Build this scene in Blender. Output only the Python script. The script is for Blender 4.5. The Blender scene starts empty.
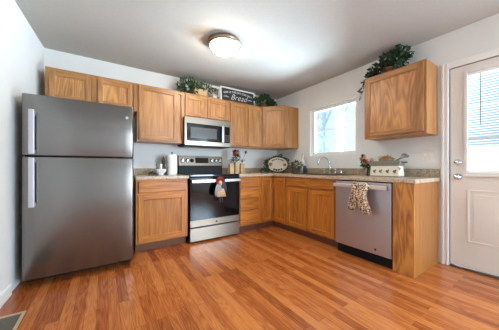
import bpy, bmesh, math, random
from mathutils import Vector, Matrix

I = 0.0254            # everything below is written in inches
PI = math.pi
S = bpy.context.scene
COL = S.collection

# ------------------------------------------------------------------ camera, sky, sun, lights, exposure
cam = bpy.data.cameras.new('camera')
cam.sensor_width = 36
cam.lens = 218.75 / 499 * 36
cam.shift_y = 1.83 / 499
cam.clip_start = 0.02
co = bpy.data.objects.new('camera', cam)
COL.objects.link(co)
co.location = (23.48 * I, -137.8 * I, 40.55 * I)
co.rotation_euler = (PI / 2, 0, math.radians(-33.52))
S.camera = co

w = bpy.data.worlds.new('world')
S.world = w
w.use_nodes = True
bg = w.node_tree.nodes['Background']
bg.inputs[0].default_value = (0.80, 0.90, 1.0, 1)
bg.inputs[1].default_value = 0.45

def area(name, loc, target, sx, sy, power, col):
    l = bpy.data.lights.new(name, 'AREA')
    l.shape = 'RECTANGLE'
    l.size, l.size_y = sx * I, sy * I
    l.energy = power
    l.color = col
    o = bpy.data.objects.new(name, l)
    COL.objects.link(o)
    o.location = Vector(loc) * I
    d = Vector(target) * I - o.location
    o.rotation_euler = d.to_track_quat('-Z', 'Y').to_euler()
    return o

sun = bpy.data.lights.new('sun', 'SUN')
sun.energy = 1.5
sun.angle = math.radians(3)
sun.color = (1, 0.96, 0.9)
so = bpy.data.objects.new('sun', sun)
COL.objects.link(so)
so.location = (-3, 2, 8)
so.rotation_euler = Vector((1, -0.35, -0.75)).to_track_quat('-Z', 'Y').to_euler()

# two added fill lights behind the camera; sky and snow light at the kitchen window and the door
area('rear_fill_light', (106, -267, 52), (70, 0, 50), 64, 60, 30, (0.74, 0.89, 1.0))
area('side_fill_light', (149, -208, 52), (0, -75, 50), 56, 52, 132, (0.60, 0.81, 1.0))
area('window_skylight', (178, -52, 124), (100, -60, 20), 60, 40, 130, (0.85, 0.925, 1.0))
area('window_snow_light', (248, -46, 23), (0, -62, 84), 80, 48, 680, (0.80, 0.90, 1.0))
area('door_skylight', (178, -126, 124), (100, -110, 10), 40, 40, 14, (0.85, 0.925, 1.0))

S.view_settings.view_transform = 'Standard'
S.view_settings.look = 'None'
S.view_settings.gamma = 1
S.view_settings.exposure = 1.08
S.view_settings.use_curve_mapping = False

# ------------------------------------------------------------------ materials
def lin(c):
    return tuple((v / 255 / 12.92) if v / 255 <= 0.04045 else ((v / 255 + 0.055) / 1.055) ** 2.4 for v in c) + (1,)

def mat(name, rgb, rough=0.5, metal=0.0, spec=0.5, emit=None, noise=None, bump=0, trans=0):
    """rgb = sRGB 0..255; noise = (scale, amount) of gentle mottling"""
    m = bpy.data.materials.new(name)
    m.use_nodes = True
    nt = m.node_tree
    b = nt.nodes['Principled BSDF']
    b.inputs['Roughness'].default_value = rough
    b.inputs['Metallic'].default_value = metal
    b.inputs['Specular IOR Level'].default_value = spec
    b.inputs['Transmission Weight'].default_value = trans
    c = lin(rgb)
    b.inputs['Base Color'].default_value = c
    sc, am = noise or (40, 0.06)
    tc = nt.nodes.new('ShaderNodeTexCoord')
    n = nt.nodes.new('ShaderNodeTexNoise')
    n.inputs['Scale'].default_value = sc
    n.inputs['Detail'].default_value = 4
    nt.links.new(tc.outputs['Object'], n.inputs['Vector'])
    r = nt.nodes.new('ShaderNodeValToRGB')
    r.color_ramp.elements[0].position = 0.3
    r.color_ramp.elements[1].position = 0.7
    r.color_ramp.elements[0].color = tuple(v * (1 - am) for v in c[:3]) + (1,)
    r.color_ramp.elements[1].color = tuple(min(1, v * (1 + am)) for v in c[:3]) + (1,)
    nt.links.new(n.outputs['Fac'], r.inputs['Fac'])
    nt.links.new(r.outputs['Color'], b.inputs['Base Color'])
    if bump:
        bp = nt.nodes.new('ShaderNodeBump')
        bp.inputs['Strength'].default_value = bump
        bp.inputs['Distance'].default_value = 0.002
        nt.links.new(n.outputs['Fac'], bp.inputs['Height'])
        nt.links.new(bp.outputs['Normal'], b.inputs['Normal'])
    if emit:
        b.inputs['Emission Color'].default_value = lin(emit[0])
        b.inputs['Emission Strength'].default_value = emit[1]
    return m

def oak(name, axis, light, dark, rough=0.38, cath=1.0, stretch=0.09):
    m = bpy.data.materials.new(name)
    m.use_nodes = True
    nt = m.node_tree
    N, L = nt.nodes, nt.links
    b = N['Principled BSDF']
    b.inputs['Roughness'].default_value = rough
    tc = N.new('ShaderNodeTexCoord')
    oi = N.new('ShaderNodeObjectInfo')
    mp = N.new('ShaderNodeMapping')
    sc = {'X': (stretch, 1, 1), 'Y': (1, stretch, 1), 'Z': (1, 1, stretch)}[axis]
    mp.inputs['Scale'].default_value = sc
    L.new(tc.outputs['Object'], mp.inputs['Vector'])
    cx = N.new('ShaderNodeCombineXYZ')
    mu = N.new('ShaderNodeMath'); mu.operation = 'MULTIPLY'; mu.inputs[1].default_value = 37
    L.new(oi.outputs['Random'], mu.inputs[0])
    for k in range(3):
        L.new(mu.outputs[0], cx.inputs[k])
    ad = N.new('ShaderNodeVectorMath'); ad.operation = 'ADD'
    L.new(mp.outputs[0], ad.inputs[0]); L.new(cx.outputs[0], ad.inputs[1])
    # broad figure: contour lines of a soft noise give cathedral arches
    n1 = N.new('ShaderNodeTexNoise')
    n1.inputs['Scale'].default_value = 6.0
    n1.inputs['Detail'].default_value = 1.5
    L.new(ad.outputs[0], n1.inputs['Vector'])
    m1 = N.new('ShaderNodeMath'); m1.operation = 'MULTIPLY'; m1.inputs[1].default_value = 16
    L.new(n1.outputs['Fac'], m1.inputs[0])
    m2 = N.new('ShaderNodeMath'); m2.operation = 'FRACT'
    L.new(m1.outputs[0], m2.inputs[0])
    m3 = N.new('ShaderNodeMath'); m3.operation = 'PINGPONG'; m3.inputs[1].default_value = 0.45
    L.new(m2.outputs[0], m3.inputs[0])
    # fine pores
    n2 = N.new('ShaderNodeTexNoise')
    n2.inputs['Scale'].default_value = 120
    n2.inputs['Detail'].default_value = 3
    L.new(ad.outputs[0], n2.inputs['Vector'])
    n3 = N.new('ShaderNodeTexNoise')
    n3.inputs['Scale'].default_value = 22
    n3.inputs['Detail'].default_value = 3
    L.new(ad.outputs[0], n3.inputs['Vector'])
    s1 = N.new('ShaderNodeMath'); s1.operation = 'MULTIPLY_ADD'
    s1.inputs[1].default_value = 0.75 * cath
    L.new(m3.outputs[0], s1.inputs[0]); L.new(n3.outputs['Fac'], s1.inputs[2])
    s2 = N.new('ShaderNodeMath'); s2.operation = 'MULTIPLY_ADD'
    s2.inputs[1].default_value = 0.24
    L.new(n2.outputs['Fac'], s2.inputs[0]); L.new(s1.outputs[0], s2.inputs[2])
    r = N.new('ShaderNodeValToRGB')
    r.color_ramp.elements[0].position = 0.5
    r.color_ramp.elements[1].position = 1.15 if cath < 0.5 else 1.0
    r.color_ramp.elements[1].position = 1.0
    r.color_ramp.elements[0].color = lin(dark)
    r.color_ramp.elements[1].color = lin(light)
    L.new(s2.outputs[0], r.inputs['Fac'])
    # each board a slightly different tone
    hs = N.new('ShaderNodeHueSaturation')
    mr = N.new('ShaderNodeMapRange')
    mr.inputs['To Min'].default_value = 0.92
    mr.inputs['To Max'].default_value = 1.06
    L.new(oi.outputs['Random'], mr.inputs['Value'])
    L.new(mr.outputs[0], hs.inputs['Value'])
    L.new(r.outputs[0], hs.inputs['Color'])
    L.new(hs.outputs[0], b.inputs['Base Color'])
    bp = N.new('ShaderNodeBump')
    bp.inputs['Strength'].default_value = 0.08
    bp.inputs['Distance'].default_value = 0.001
    L.new(n2.outputs['Fac'], bp.inputs['Height'])
    L.new(bp.outputs['Normal'], b.inputs['Normal'])
    return m

def floor_mat():
    m = bpy.data.materials.new('laminate_planks')
    m.use_nodes = True
    nt = m.node_tree
    N, L = nt.nodes, nt.links
    b = N['Principled BSDF']
    tc = N.new('ShaderNodeTexCoord')
    mp = N.new('ShaderNodeMapping')
    mp.inputs['Rotation'].default_value = (0, 0, PI / 2)
    L.new(tc.outputs['Object'], mp.inputs['Vector'])
    br = N.new('ShaderNodeTexBrick')
    br.offset = 0.37
    br.offset_frequency = 2
    br.squash = 1.0
    br.inputs['Color1'].default_value = (0, 0, 0, 1)
    br.inputs['Color2'].default_value = (1, 1, 1, 1)
    br.inputs['Mortar'].default_value = (0.5, 0.5, 0.5, 1)
    br.inputs['Scale'].default_value = 1
    br.inputs['Mortar Size'].default_value = 0.0007
    br.inputs['Mortar Smooth'].default_value = 0.0
    br.inputs['Brick Width'].default_value = 38 * I
    br.inputs['Row Height'].default_value = 2.7 * I
    L.new(mp.outputs[0], br.inputs['Vector'])
    # grain: stretched along the planks (y) and shifted for every strip
    g = N.new('ShaderNodeMapping')
    g.inputs['Scale'].default_value = (1, 0.07, 1)
    L.new(tc.outputs['Object'], g.inputs['Vector'])
    ad = N.new('ShaderNodeVectorMath'); ad.operation = 'MULTIPLY_ADD'
    ad.inputs[1].default_value = (31, 17, 5)
    L.new(br.outputs['Color'], ad.inputs[0]); L.new(g.outputs[0], ad.inputs[2])
    n1 = N.new('ShaderNodeTexNoise'); n1.inputs['Scale'].default_value = 16; n1.inputs['Detail'].default_value = 1
    n2 = N.new('ShaderNodeTexNoise'); n2.inputs['Scale'].default_value = 110; n2.inputs['Detail'].default_value = 2
    for n in (n1, n2):
        L.new(ad.outputs[0], n.inputs['Vector'])
    m1 = N.new('ShaderNodeMath'); m1.operation = 'MULTIPLY'; m1.inputs[1].default_value = 13
    L.new(n1.outputs['Fac'], m1.inputs[0])
    m3 = N.new('ShaderNodeMath'); m3.operation = 'PINGPONG'; m3.inputs[1].default_value = 0.45
    L.new(m1.outputs[0], m3.inputs[0])
    s1 = N.new('ShaderNodeMath'); s1.operation = 'MULTIPLY_ADD'; s1.inputs[1].default_value = 0.6
    L.new(m3.outputs[0], s1.inputs[0]); 
    sn = N.new('ShaderNodeMath'); sn.operation = 'MULTIPLY'; sn.inputs[1].default_value = 0.45
    L.new(n2.outputs['Fac'], sn.inputs[0]); L.new(sn.outputs[0], s1.inputs[2])
    s2 = N.new('ShaderNodeMath'); s2.operation = 'MULTIPLY_ADD'; s2.inputs[1].default_value = 0.45
    L.new(br.outputs['Color'], s2.inputs[0]); L.new(s1.outputs[0], s2.inputs[2])
    r = N.new('ShaderNodeValToRGB')
    e = r.color_ramp.elements
    e[0].position, e[1].position = 0.16, 0.84
    e[0].color, e[1].color = lin(FLOOR_DARK), lin(FLOOR_LIGHT)
    k = r.color_ramp.elements.new(0.48); k.color = lin(FLOOR_MID)
    L.new(s2.outputs[0], r.inputs['Fac'])
    mx = N.new('ShaderNodeMix'); mx.data_type = 'RGBA'
    mx.inputs['B'].default_value = lin((92, 50, 26))
    L.new(br.outputs['Fac'], mx.inputs['Factor']); L.new(r.outputs[0], mx.inputs['A'])
    L.new(mx.outputs['Result'], b.inputs['Base Color'])
    rr = N.new('ShaderNodeMapRange')
    rr.inputs['To Min'].default_value = 0.17; rr.inputs['To Max'].default_value = 0.30
    b.inputs['Specular IOR Level'].default_value = 0.7
    L.new(n2.outputs['Fac'], rr.inputs['Value'])
    L.new(rr.outputs[0], b.inputs['Roughness'])
    bp = N.new('ShaderNodeBump'); bp.inputs['Strength'].default_value = 0.06; bp.inputs['Distance'].default_value = 0.001
    L.new(n2.outputs['Fac'], bp.inputs['Height']); L.new(bp.outputs[0], b.inputs['Normal'])
    return m

def speckle(name, cols, scale, rough):
    """stone-look laminate: voronoi flecks of several colours"""
    m = bpy.data.materials.new(name)
    m.use_nodes = True
    nt = m.node_tree
    N, L = nt.nodes, nt.links
    b = N['Principled BSDF']
    b.inputs['Roughness'].default_value = rough
    tc = N.new('ShaderNodeTexCoord')
    v = N.new('ShaderNodeTexVoronoi'); v.inputs['Scale'].default_value = scale
    n = N.new('ShaderNodeTexNoise'); n.inputs['Scale'].default_value = scale * 0.35; n.inputs['Detail'].default_value = 5
    L.new(tc.outputs['Object'], v.inputs['Vector']); L.new(tc.outputs['Object'], n.inputs['Vector'])
    sp = N.new('ShaderNodeSeparateColor')
    L.new(v.outputs['Color'], sp.inputs[0])
    mm = N.new('ShaderNodeMath'); mm.operation = 'MULTIPLY_ADD'; mm.inputs[1].default_value = 0.55
    m0 = N.new('ShaderNodeMath'); m0.operation = 'MULTIPLY_ADD'; m0.inputs[1].default_value = 1.2; m0.inputs[2].default_value = -0.36
    L.new(n.outputs['Fac'], m0.inputs[0])
    L.new(sp.outputs[0], mm.inputs[0]); L.new(m0.outputs[0], mm.inputs[2])
    r = N.new('ShaderNodeValToRGB')
    r.color_ramp.interpolation = 'LINEAR'
    e = r.color_ramp.elements
    e[0].position, e[1].position = 0.0, 1.0
    e[0].color, e[1].color = lin(cols[0]), lin(cols[-1])
    for i, c in enumerate(cols[1:-1]):
        k = e.new((i + 1) / (len(cols) - 1)); k.color = lin(c)
    L.new(mm.outputs[0], r.inputs['Fac'])
    L.new(r.outputs[0], b.inputs['Base Color'])
    return m

def steel(name, rgb, rough, axis='Z', metal=1.0):
    """brushed stainless: fine streaks along one axis"""
    m = bpy.data.materials.new(name)
    m.use_nodes = True
    nt = m.node_tree
    N, L = nt.nodes, nt.links
    b = N['Principled BSDF']
    b.inputs['Metallic'].default_value = metal
    c = lin(rgb)
    tc = N.new('ShaderNodeTexCoord')
    mp = N.new('ShaderNodeMapping')
    mp.inputs['Scale'].default_value = {'X': (0.02, 1, 1), 'Y': (1, 0.02, 1), 'Z': (1, 1, 0.02)}[axis]
    L.new(tc.outputs['Object'], mp.inputs['Vector'])
    n = N.new('ShaderNodeTexNoise'); n.inputs['Scale'].default_value = 220; n.inputs['Detail'].default_value = 2
    L.new(mp.outputs[0], n.inputs['Vector'])
    r = N.new('ShaderNodeValToRGB')
    r.color_ramp.elements[0].color = tuple(v * 0.975 for v in c[:3]) + (1,)
    r.color_ramp.elements[1].color = tuple(min(1, v * 1.02) for v in c[:3]) + (1,)
    L.new(n.outputs['Fac'], r.inputs['Fac']); L.new(r.outputs[0], b.inputs['Base Color'])
    mr = N.new('ShaderNodeMapRange')
    mr.inputs['To Min'].default_value = rough * 0.85; mr.inputs['To Max'].default_value = rough * 1.15
    L.new(n.outputs['Fac'], mr.inputs['Value']); L.new(mr.outputs[0], b.inputs['Roughness'])
    return m

def spots(name, base, mid, dark, scale):
    """animal-print cloth: dark rosettes on tan"""
    m = bpy.data.materials.new(name)
    m.use_nodes = True
    nt = m.node_tree
    N, L = nt.nodes, nt.links
    b = N['Principled BSDF']; b.inputs['Roughness'].default_value = 0.9
    tc = N.new('ShaderNodeTexCoord')
    v = N.new('ShaderNodeTexVoronoi'); v.inputs['Scale'].default_value = scale
    L.new(tc.outputs['Object'], v.inputs['Vector'])
    r = N.new('ShaderNodeValToRGB')
    e = r.color_ramp.elements
    e[0].position, e[0].color = 0.14, lin(mid)
    e[1].position, e[1].color = 0.62, lin(base)
    k = e.new(0.24); k.color = lin(dark)
    k = e.new(0.45); k.color = lin(dark)
    k = e.new(0.52); k.color = lin(base)
    L.new(v.outputs['Distance'], r.inputs['Fac']); L.new(r.outputs[0], b.inputs['Base Color'])
    return m

def glass(name, rough=0.0, tint=(235, 245, 250)):
    m = bpy.data.materials.new(name)
    m.use_nodes = True
    nt = m.node_tree
    N, L = nt.nodes, nt.links
    N.remove(N['Principled BSDF'])
    tr = N.new('ShaderNodeBsdfTransparent'); tr.inputs[0].default_value = lin(tint)
    gl = N.new('ShaderNodeBsdfGlossy'); gl.inputs['Roughness'].default_value = rough
    fr = N.new('ShaderNodeFresnel'); fr.inputs[0].default_value = 1.45
    mx = N.new('ShaderNodeMixShader')
    L.new(fr.outputs[0], mx.inputs[0]); L.new(tr.outputs[0], mx.inputs[1]); L.new(gl.outputs[0], mx.inputs[2])
    L.new(mx.outputs[0], N['Material Output'].inputs[0])
    return m

FLOOR_DARK, FLOOR_MID, FLOOR_LIGHT = (116, 54, 22), (166, 86, 37), (200, 122, 62)
OL, OD = (190, 136, 80), (144, 92, 46)
M = {}
M['floor'] = floor_mat()
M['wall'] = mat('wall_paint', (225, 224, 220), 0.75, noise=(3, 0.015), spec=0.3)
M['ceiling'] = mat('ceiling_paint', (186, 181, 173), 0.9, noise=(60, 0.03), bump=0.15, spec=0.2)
M['trim'] = mat('white_trim_paint', (232, 230, 225), 0.4, noise=(8, 0.01))
M['door'] = mat('door_paint', (226, 220, 212), 0.42, noise=(6, 0.012))
M['oak_v'] = oak('oak_upright_grain', 'Z', OL, OD, cath=0.7)
M['oak_x'] = oak('oak_level_grain', 'X', OL, OD, cath=0.7)
M['oak_p'] = oak('oak_panel_grain', 'Z', (192, 139, 84), (154, 102, 54), cath=0.65)
M['oak_bold'] = oak('oak_bold_cathedral_grain', 'Z', (200, 143, 84), (150, 96, 50), cath=1.1, stretch=0.13)
M['oak_end'] = oak('oak_veneer_side', 'Z', (192, 136, 78), (158, 104, 54), cath=0.5)
BL, BD = (202, 128, 50), (154, 90, 32)  # same oak with the dimmer, warmer light near the floor put into its colour
M['base_v'] = oak('shaded_oak_upright_grain', 'Z', BL, BD)
M['base_x'] = oak('shaded_oak_level_grain', 'X', BL, BD)
M['base_p'] = oak('shaded_oak_panel_grain', 'Z', (198, 124, 46), (154, 90, 32), cath=0.8)
M['base_end'] = oak('shaded_oak_veneer', 'Z', (176, 114, 54), (146, 90, 38), cath=0.4)
M['base_bold'] = oak('shaded_oak_bold_grain', 'Z', (204, 138, 68), (146, 88, 38), cath=1.1, stretch=0.16)
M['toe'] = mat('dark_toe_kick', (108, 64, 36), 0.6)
M['steel_v'] = steel('brushed_steel_upright', (126, 123, 120), 0.24, 'Z')
M['steel_x'] = steel('brushed_steel_level', (146, 134, 120), 0.3, 'X')
M['steel_dw'] = steel('pale_brushed_steel', (196, 194, 200), 0.42, 'Z')
M['handle_dw'] = steel('satin_handle_steel', (226, 222, 222), 0.5, 'X')
M['chrome'] = mat('chrome', (215, 215, 218), 0.12, 1.0)
M['handle'] = steel('handle_steel', (204, 204, 204), 0.25, 'Z')
M['fridge_side'] = mat('dark_grey_case', (70, 72, 76), 0.5)
M['black'] = mat('black_plastic', (20, 20, 22), 0.5, spec=0.2)
M['blackglass'] = mat('black_glass', (14, 14, 16), 0.08, spec=0.5)
M['greyglass'] = mat('grey_oven_window', (86, 90, 92), 0.12)
M['counter'] = speckle('stone_look_counter', [(96, 70, 52), (160, 134, 110), (206, 188, 166), (176, 148, 120), (226, 214, 198)], 95, 0.3)
M['splash'] = speckle('stone_look_backsplash', [(78, 62, 50), (142, 122, 98), (186, 170, 144), (122, 100, 78), (202, 190, 166)], 85, 0.35)
M['glass'] = glass('window_glass')
M['clear'] = glass('clear_bottle_glass', 0.02, (225, 232, 232))
M['blind'] = mat('blind_white', (240, 240, 240), 0.5)
M['lampglass'] = mat('lit_frosted_glass', (255, 250, 240), 0.4, emit=((255, 240, 216), 36.0))
M['nickel'] = mat('brushed_bronze', (150, 128, 108), 0.35, 0.8)
M['chalk'] = mat('chalkboard', (40, 40, 42), 0.7, noise=(30, 0.15))
M['white'] = mat('white_paint', (238, 236, 230), 0.5)
M['ceramic'] = mat('white_ceramic', (240, 242, 242), 0.18)
M['paper'] = mat('paper_towel', (244, 244, 244), 0.95, bump=0.2)
M['leaf'] = mat('leaf_green', (52, 82, 44), 0.5, noise=(30, 0.35))
M['leafdark'] = mat('dark_leaf_green', (40, 62, 36), 0.5, noise=(30, 0.4))
M['leafsage'] = mat('sage_leaf', (96, 108, 76), 0.6, noise=(25, 0.4))
M['stem'] = mat('brown_stem', (84, 70, 46), 0.8)
M['basket'] = mat('tan_basket', (202, 168, 124), 0.85, noise=(120, 0.3), bump=0.5)
M['pot'] = mat('terracotta_pot', (150, 92, 56), 0.8)
M['cream'] = mat('cream_enamel', (232, 224, 206), 0.4, noise=(20, 0.06))
M['pewter'] = mat('grey_pewter', (146, 144, 136), 0.45, 0.5)
M['motif'] = mat('brown_motif', (84, 66, 50), 0.6)
M['iron'] = mat('black_iron', (36, 36, 34), 0.6)
M['woodblock'] = oak('pale_wood_block', 'Z', (202, 176, 134), (170, 138, 96))
M['burgundy'] = mat('burgundy_petal', (98, 40, 38), 0.7, noise=(60, 0.4))
M['purple'] = mat('dark_plum_bud', (70, 44, 62), 0.7)
M['orange'] = mat('orange_flower_centre', (180, 96, 62), 0.8)
M['coral'] = mat('coral_petal', (226, 128, 94), 0.7, noise=(50, 0.2))
M['pinkpetal'] = mat('pale_pink_petal', (230, 190, 170), 0.7)
M['moss'] = mat('dried_moss', (150, 112, 70), 0.95, noise=(90, 0.4))
M['leopard'] = spots('leopard_cloth', (226, 200, 170), (150, 104, 68), (36, 22, 18), 62)
M['redcloth'] = mat('red_cloth', (140, 44, 40), 0.9, noise=(60, 0.3))
M['bluecloth'] = mat('navy_cloth', (58, 62, 82), 0.9, noise=(60, 0.3))
M['tancloth'] = mat('tan_cloth', (214, 178, 128), 0.9, noise=(50, 0.25))
M['greycloth'] = mat('grey_cloth', (150, 150, 156), 0.9, noise=(50, 0.2))
M['ventframe'] = mat('tan_register', (186, 158, 124), 0.45)
M['ventdark'] = mat('dark_duct', (66, 58, 50), 0.8)
M['siding'] = mat('pale_lap_siding', (206, 212, 218), 0.7)
M['tansiding'] = mat('tan_lap_siding', (170, 152, 132), 0.7)
M['snow'] = mat('pale_ground', (214, 216, 218), 0.9)
M['bark'] = mat('pale_bark', (178, 184, 190), 0.9, noise=(14, 0.25))
M['plate'] = mat('cream_platter', (192, 180, 156), 0.3, noise=(24, 0.12))
M['platebrown'] = mat('brown_painted_fruit', (150, 92, 62), 0.5, noise=(90, 0.4))
M['switch'] = mat('switch_plate', (228, 222, 214), 0.35)
M['gasket'] = mat('threshold_metal', (96, 84, 70), 0.5, 0.4)

# ------------------------------------------------------------------ mesh helpers (inches in, metres out)
class MB:
    def __init__(self):
        self.bm = bmesh.new()
        self.mats = []
        self.cur = 0
    def use(self, m):
        if m not in self.mats:
            self.mats.append(m)
        self.cur = self.mats.index(m)
        return self
    def _mark(self, faces, smooth=False):
        for f in faces:
            f.material_index = self.cur
            f.smooth = smooth
    def box(self, x0, x1, y0, y1, z0, z1, bev=0.0, seg=2, mtx=None):
        x0, x1 = sorted((x0, x1)); y0, y1 = sorted((y0, y1)); z0, z1 = sorted((z0, z1))
        g = bmesh.ops.create_cube(self.bm, size=1)
        vs = g['verts']
        for v in vs:
            v.co = Vector(((x0 + x1) / 2 + v.co.x * (x1 - x0), (y0 + y1) / 2 + v.co.y * (y1 - y0), (z0 + z1) / 2 + v.co.z * (z1 - z0)))
            if mtx: v.co = mtx @ v.co
        fs = set(f for v in vs for f in v.link_faces)
        self._mark(fs)
        if bev:
            es = set(e for f in fs for e in f.edges)
            r = bmesh.ops.bevel(self.bm, geom=list(es), offset=bev, segments=seg, profile=0.5, affect='EDGES')
            self._mark(r['faces'], False)
        return self
    def hexa(self, pts):
        """eight corners: bottom ring of four then top ring of four"""
        v = [self.bm.verts.new(p) for p in pts]
        fs = [self.bm.faces.new([v[i] for i in q]) for q in ((3, 2, 1, 0), (4, 5, 6, 7), (0, 1, 5, 4), (1, 2, 6, 5), (2, 3, 7, 6), (3, 0, 4, 7))]
        self._mark(fs)
        return self
    def prism(self, poly, axis, a, b, smooth=False):
        """extrude polygon (2-D) along axis between a and b"""
        def P(p, t):
            return {'x': (t, p[0], p[1]), 'y': (p[0], t, p[1]), 'z': (p[0], p[1], t)}[axis]
        A = [self.bm.verts.new(P(p, a)) for p in poly]
        B = [self.bm.verts.new(P(p, b)) for p in poly]
        n = len(poly)
        self._mark([self.bm.faces.new(A[::-1]), self.bm.faces.new(B)])
        self._mark([self.bm.faces.new((A[i], A[(i + 1) % n], B[(i + 1) % n], B[i])) for i in range(n)], smooth)
        return self
    def tube(self, path, rad, seg=8, cap=True):
        P = [Vector(p) for p in path]
        R = rad if isinstance(rad, (list, tuple)) else [rad] * len(P)
        rings = []
        up = None
        for i, p in enumerate(P):
            d = (P[min(i + 1, len(P) - 1)] - P[max(i - 1, 0)])
            d = d.normalized() if d.length > 1e-9 else Vector((0, 0, 1))
            if up is None:
                up = Vector((0, 0, 1)) if abs(d.z) < 0.9 else Vector((1, 0, 0))
            a = d.cross(up)
            if a.length < 1e-6: a = d.orthogonal()
            a.normalize(); bb = a.cross(d).normalized(); up = bb
            rings.append([self.bm.verts.new(p + (a * math.cos(2 * PI * k / seg) + bb * math.sin(2 * PI * k / seg)) * R[i]) for k in range(seg)])
        fs = []
        for r0, r1 in zip(rings, rings[1:]):
            for k in range(seg):
                fs.append(self.bm.faces.new((r0[k], r0[(k + 1) % seg], r1[(k + 1) % seg], r1[k])))
        self._mark(fs, True)
        if cap:
            self._mark([self.bm.faces.new(rings[0][::-1]), self.bm.faces.new(rings[-1])])
        return self
    def lathe(self, prof, c=(0, 0, 0), seg=24, axis='z', sx=1, sy=1):
        rings = []
        for r, z in prof:
            ring = []
            for k in range(seg):
                a = 2 * PI * k / seg
                u, v = r * math.cos(a) * sx, r * math.sin(a) * sy
                p = {'z': (u, v, z), 'y': (u, z, v), 'x': (z, u, v)}[axis]
                ring.append(self.bm.verts.new((c[0] + p[0], c[1] + p[1], c[2] + p[2])))
            rings.append(ring)
        fs = []
        for r0, r1 in zip(rings, rings[1:]):
            for k in range(seg):
                fs.append(self.bm.faces.new((r0[k], r0[(k + 1) % seg], r1[(k + 1) % seg], r1[k])))
        self._mark(fs, True)
        self._mark([self.bm.faces.new(rings[0][::-1]), self.bm.faces.new(rings[-1])])
        return self
    def grid(self, pts, smooth=True):
        V = [[self.bm.verts.new(p) for p in row] for row in pts]
        fs = []
        for a, b in zip(V, V[1:]):
            for i in range(len(a) - 1):
                fs.append(self.bm.faces.new((a[i], a[i + 1], b[i + 1], b[i])))
        self._mark(fs, smooth)
        return self
    def leaf(self, base, d, length, width, roll=0, bend=0.25):
        d = Vector(d).normalized()
        s = d.cross(Vector((0, 0, 1)))
        if s.length < 1e-3: s = Vector((1, 0, 0))
        s.normalize()
        n = s.cross(d).normalized()
        q = Matrix.Rotation(roll, 3, d)
        s, n = q @ s, q @ n
        b = Vector(base)
        mid, tip = b + d * length * 0.45 + n * length * 0.06, b + d * length - n * length * bend
        v = [self.bm.verts.new(p) for p in (b, mid + s * width / 2 + n * width * 0.12, mid, mid - s * width / 2 + n * width * 0.12, tip)]
        fs = [self.bm.faces.new((v[0], v[1], v[2])), self.bm.faces.new((v[0], v[2], v[3])), self.bm.faces.new((v[1], v[4], v[2])), self.bm.faces.new((v[3], v[2], v[4]))]
        self._mark(fs)
        return self
    def build(self, name, m=None, parent=None, normals=True, solid=0):
        bm = self.bm
        if normals:
            bmesh.ops.recalc_face_normals(bm, faces=bm.faces)
        for v in bm.verts: v.co *= I
        me = bpy.data.meshes.new(name)
        bm.to_mesh(me); bm.free()
        for x in (self.mats or [m]):
            me.materials.append(x)
        o = bpy.data.objects.new(name, me)
        COL.objects.link(o)
        if parent is not None: o.parent = parent
        if solid:
            md = o.modifiers.new('thickness', 'SOLIDIFY'); md.thickness = solid * I; md.offset = 0
        return o

def tag(o, label=None, cat=None, group=None, kind=None):
    if label: o['label'] = label
    if cat: o['category'] = cat
    if group: o['group'] = group
    if kind: o['kind'] = kind
    return o

def thing(name, label, cat, loc=(0, 0, 0), rz=0, group=None):
    o = bpy.data.objects.new(name, None)
    o.empty_display_size = 0.05
    COL.objects.link(o)
    o.location = Vector(loc) * I
    o.rotation_euler = (0, 0, math.radians(rz))
    return tag(o, label, cat, group)

def box(name, m, x0, x1, y0, y1, z0, z1, parent=None, bev=0.0):
    return MB().box(x0, x1, y0, y1, z0, z1, bev).build(name, m, parent)

def struct(o):
    o['kind'] = 'structure'
    return o

def put(o, loc, rz=0):
    o.location = Vector(loc) * I
    o.rotation_euler = (0, 0, math.radians(rz))
    return o

W, H, YR = 141.9, 96.0, -265.0

# ------------------------------------------------------------------ room shell
struct(box('floor', M['floor'], -16, W + 6, 0.5, YR, -1, 0))
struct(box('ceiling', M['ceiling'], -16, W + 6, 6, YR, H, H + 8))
struct(box('wall_back', M['wall'], -6, W + 6, 0, 5, -1, H))
# left wall stands slightly out of square
LW = math.degrees(math.atan(0.045))
wl = box('wall_left', M['wall'], -5, 0, 0, YR, 0, H)
wl.rotation_euler = (0, 0, -math.radians(LW)); struct(wl)
bl = MB().prism([(0.02, 0.0), (0.65, 0.0), (0.65, 3.2), (0.3, 3.7), (0.02, 3.7)], 'y', -38.2, YR).build('baseboard_left', M['trim'])
bl.rotation_euler = (0, 0, -math.radians(LW)); struct(bl)
# right wall with the window and door openings
WY0, WY1, WZ0, WZ1 = -34.5, -68.6, 47.7, 80.3
DY0, DY1, DZ1 = -108.2, -144.45, 80.75
m = MB()
m.box(W, W + 5, 0, WY0, 0, H)
m.box(W, W + 5, WY0, WY1, 0, WZ0)
m.box(W, W + 5, WY0, WY1, WZ1, H)
m.box(W, W + 5, WY1, DY0, 0, H)
m.box(W, W + 5, DY0, DY1, DZ1, H)
m.box(W, W + 5, DY1, -178, 0, H); m.box(W, W + 5, -238, YR, 0, H); m.box(W, W + 5, -178, -238, 0, 24); m.box(W, W + 5, -178, -238, 80, H)  # includes an unseen opening added for the side fill light
struct(m.build('wall_right', M['wall']))

# rear wall of the living room with an opening added for the rear fill light
m = MB()
m.box(-16, 74, YR, YR - 5, 0, H); m.box(138, W + 6, YR, YR - 5, 0, H)
m.box(74, 138, YR, YR - 5, 0, 22); m.box(74, 138, YR, YR - 5, 82, H)
struct(m.build('wall_rear', M['wall']))

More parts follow.
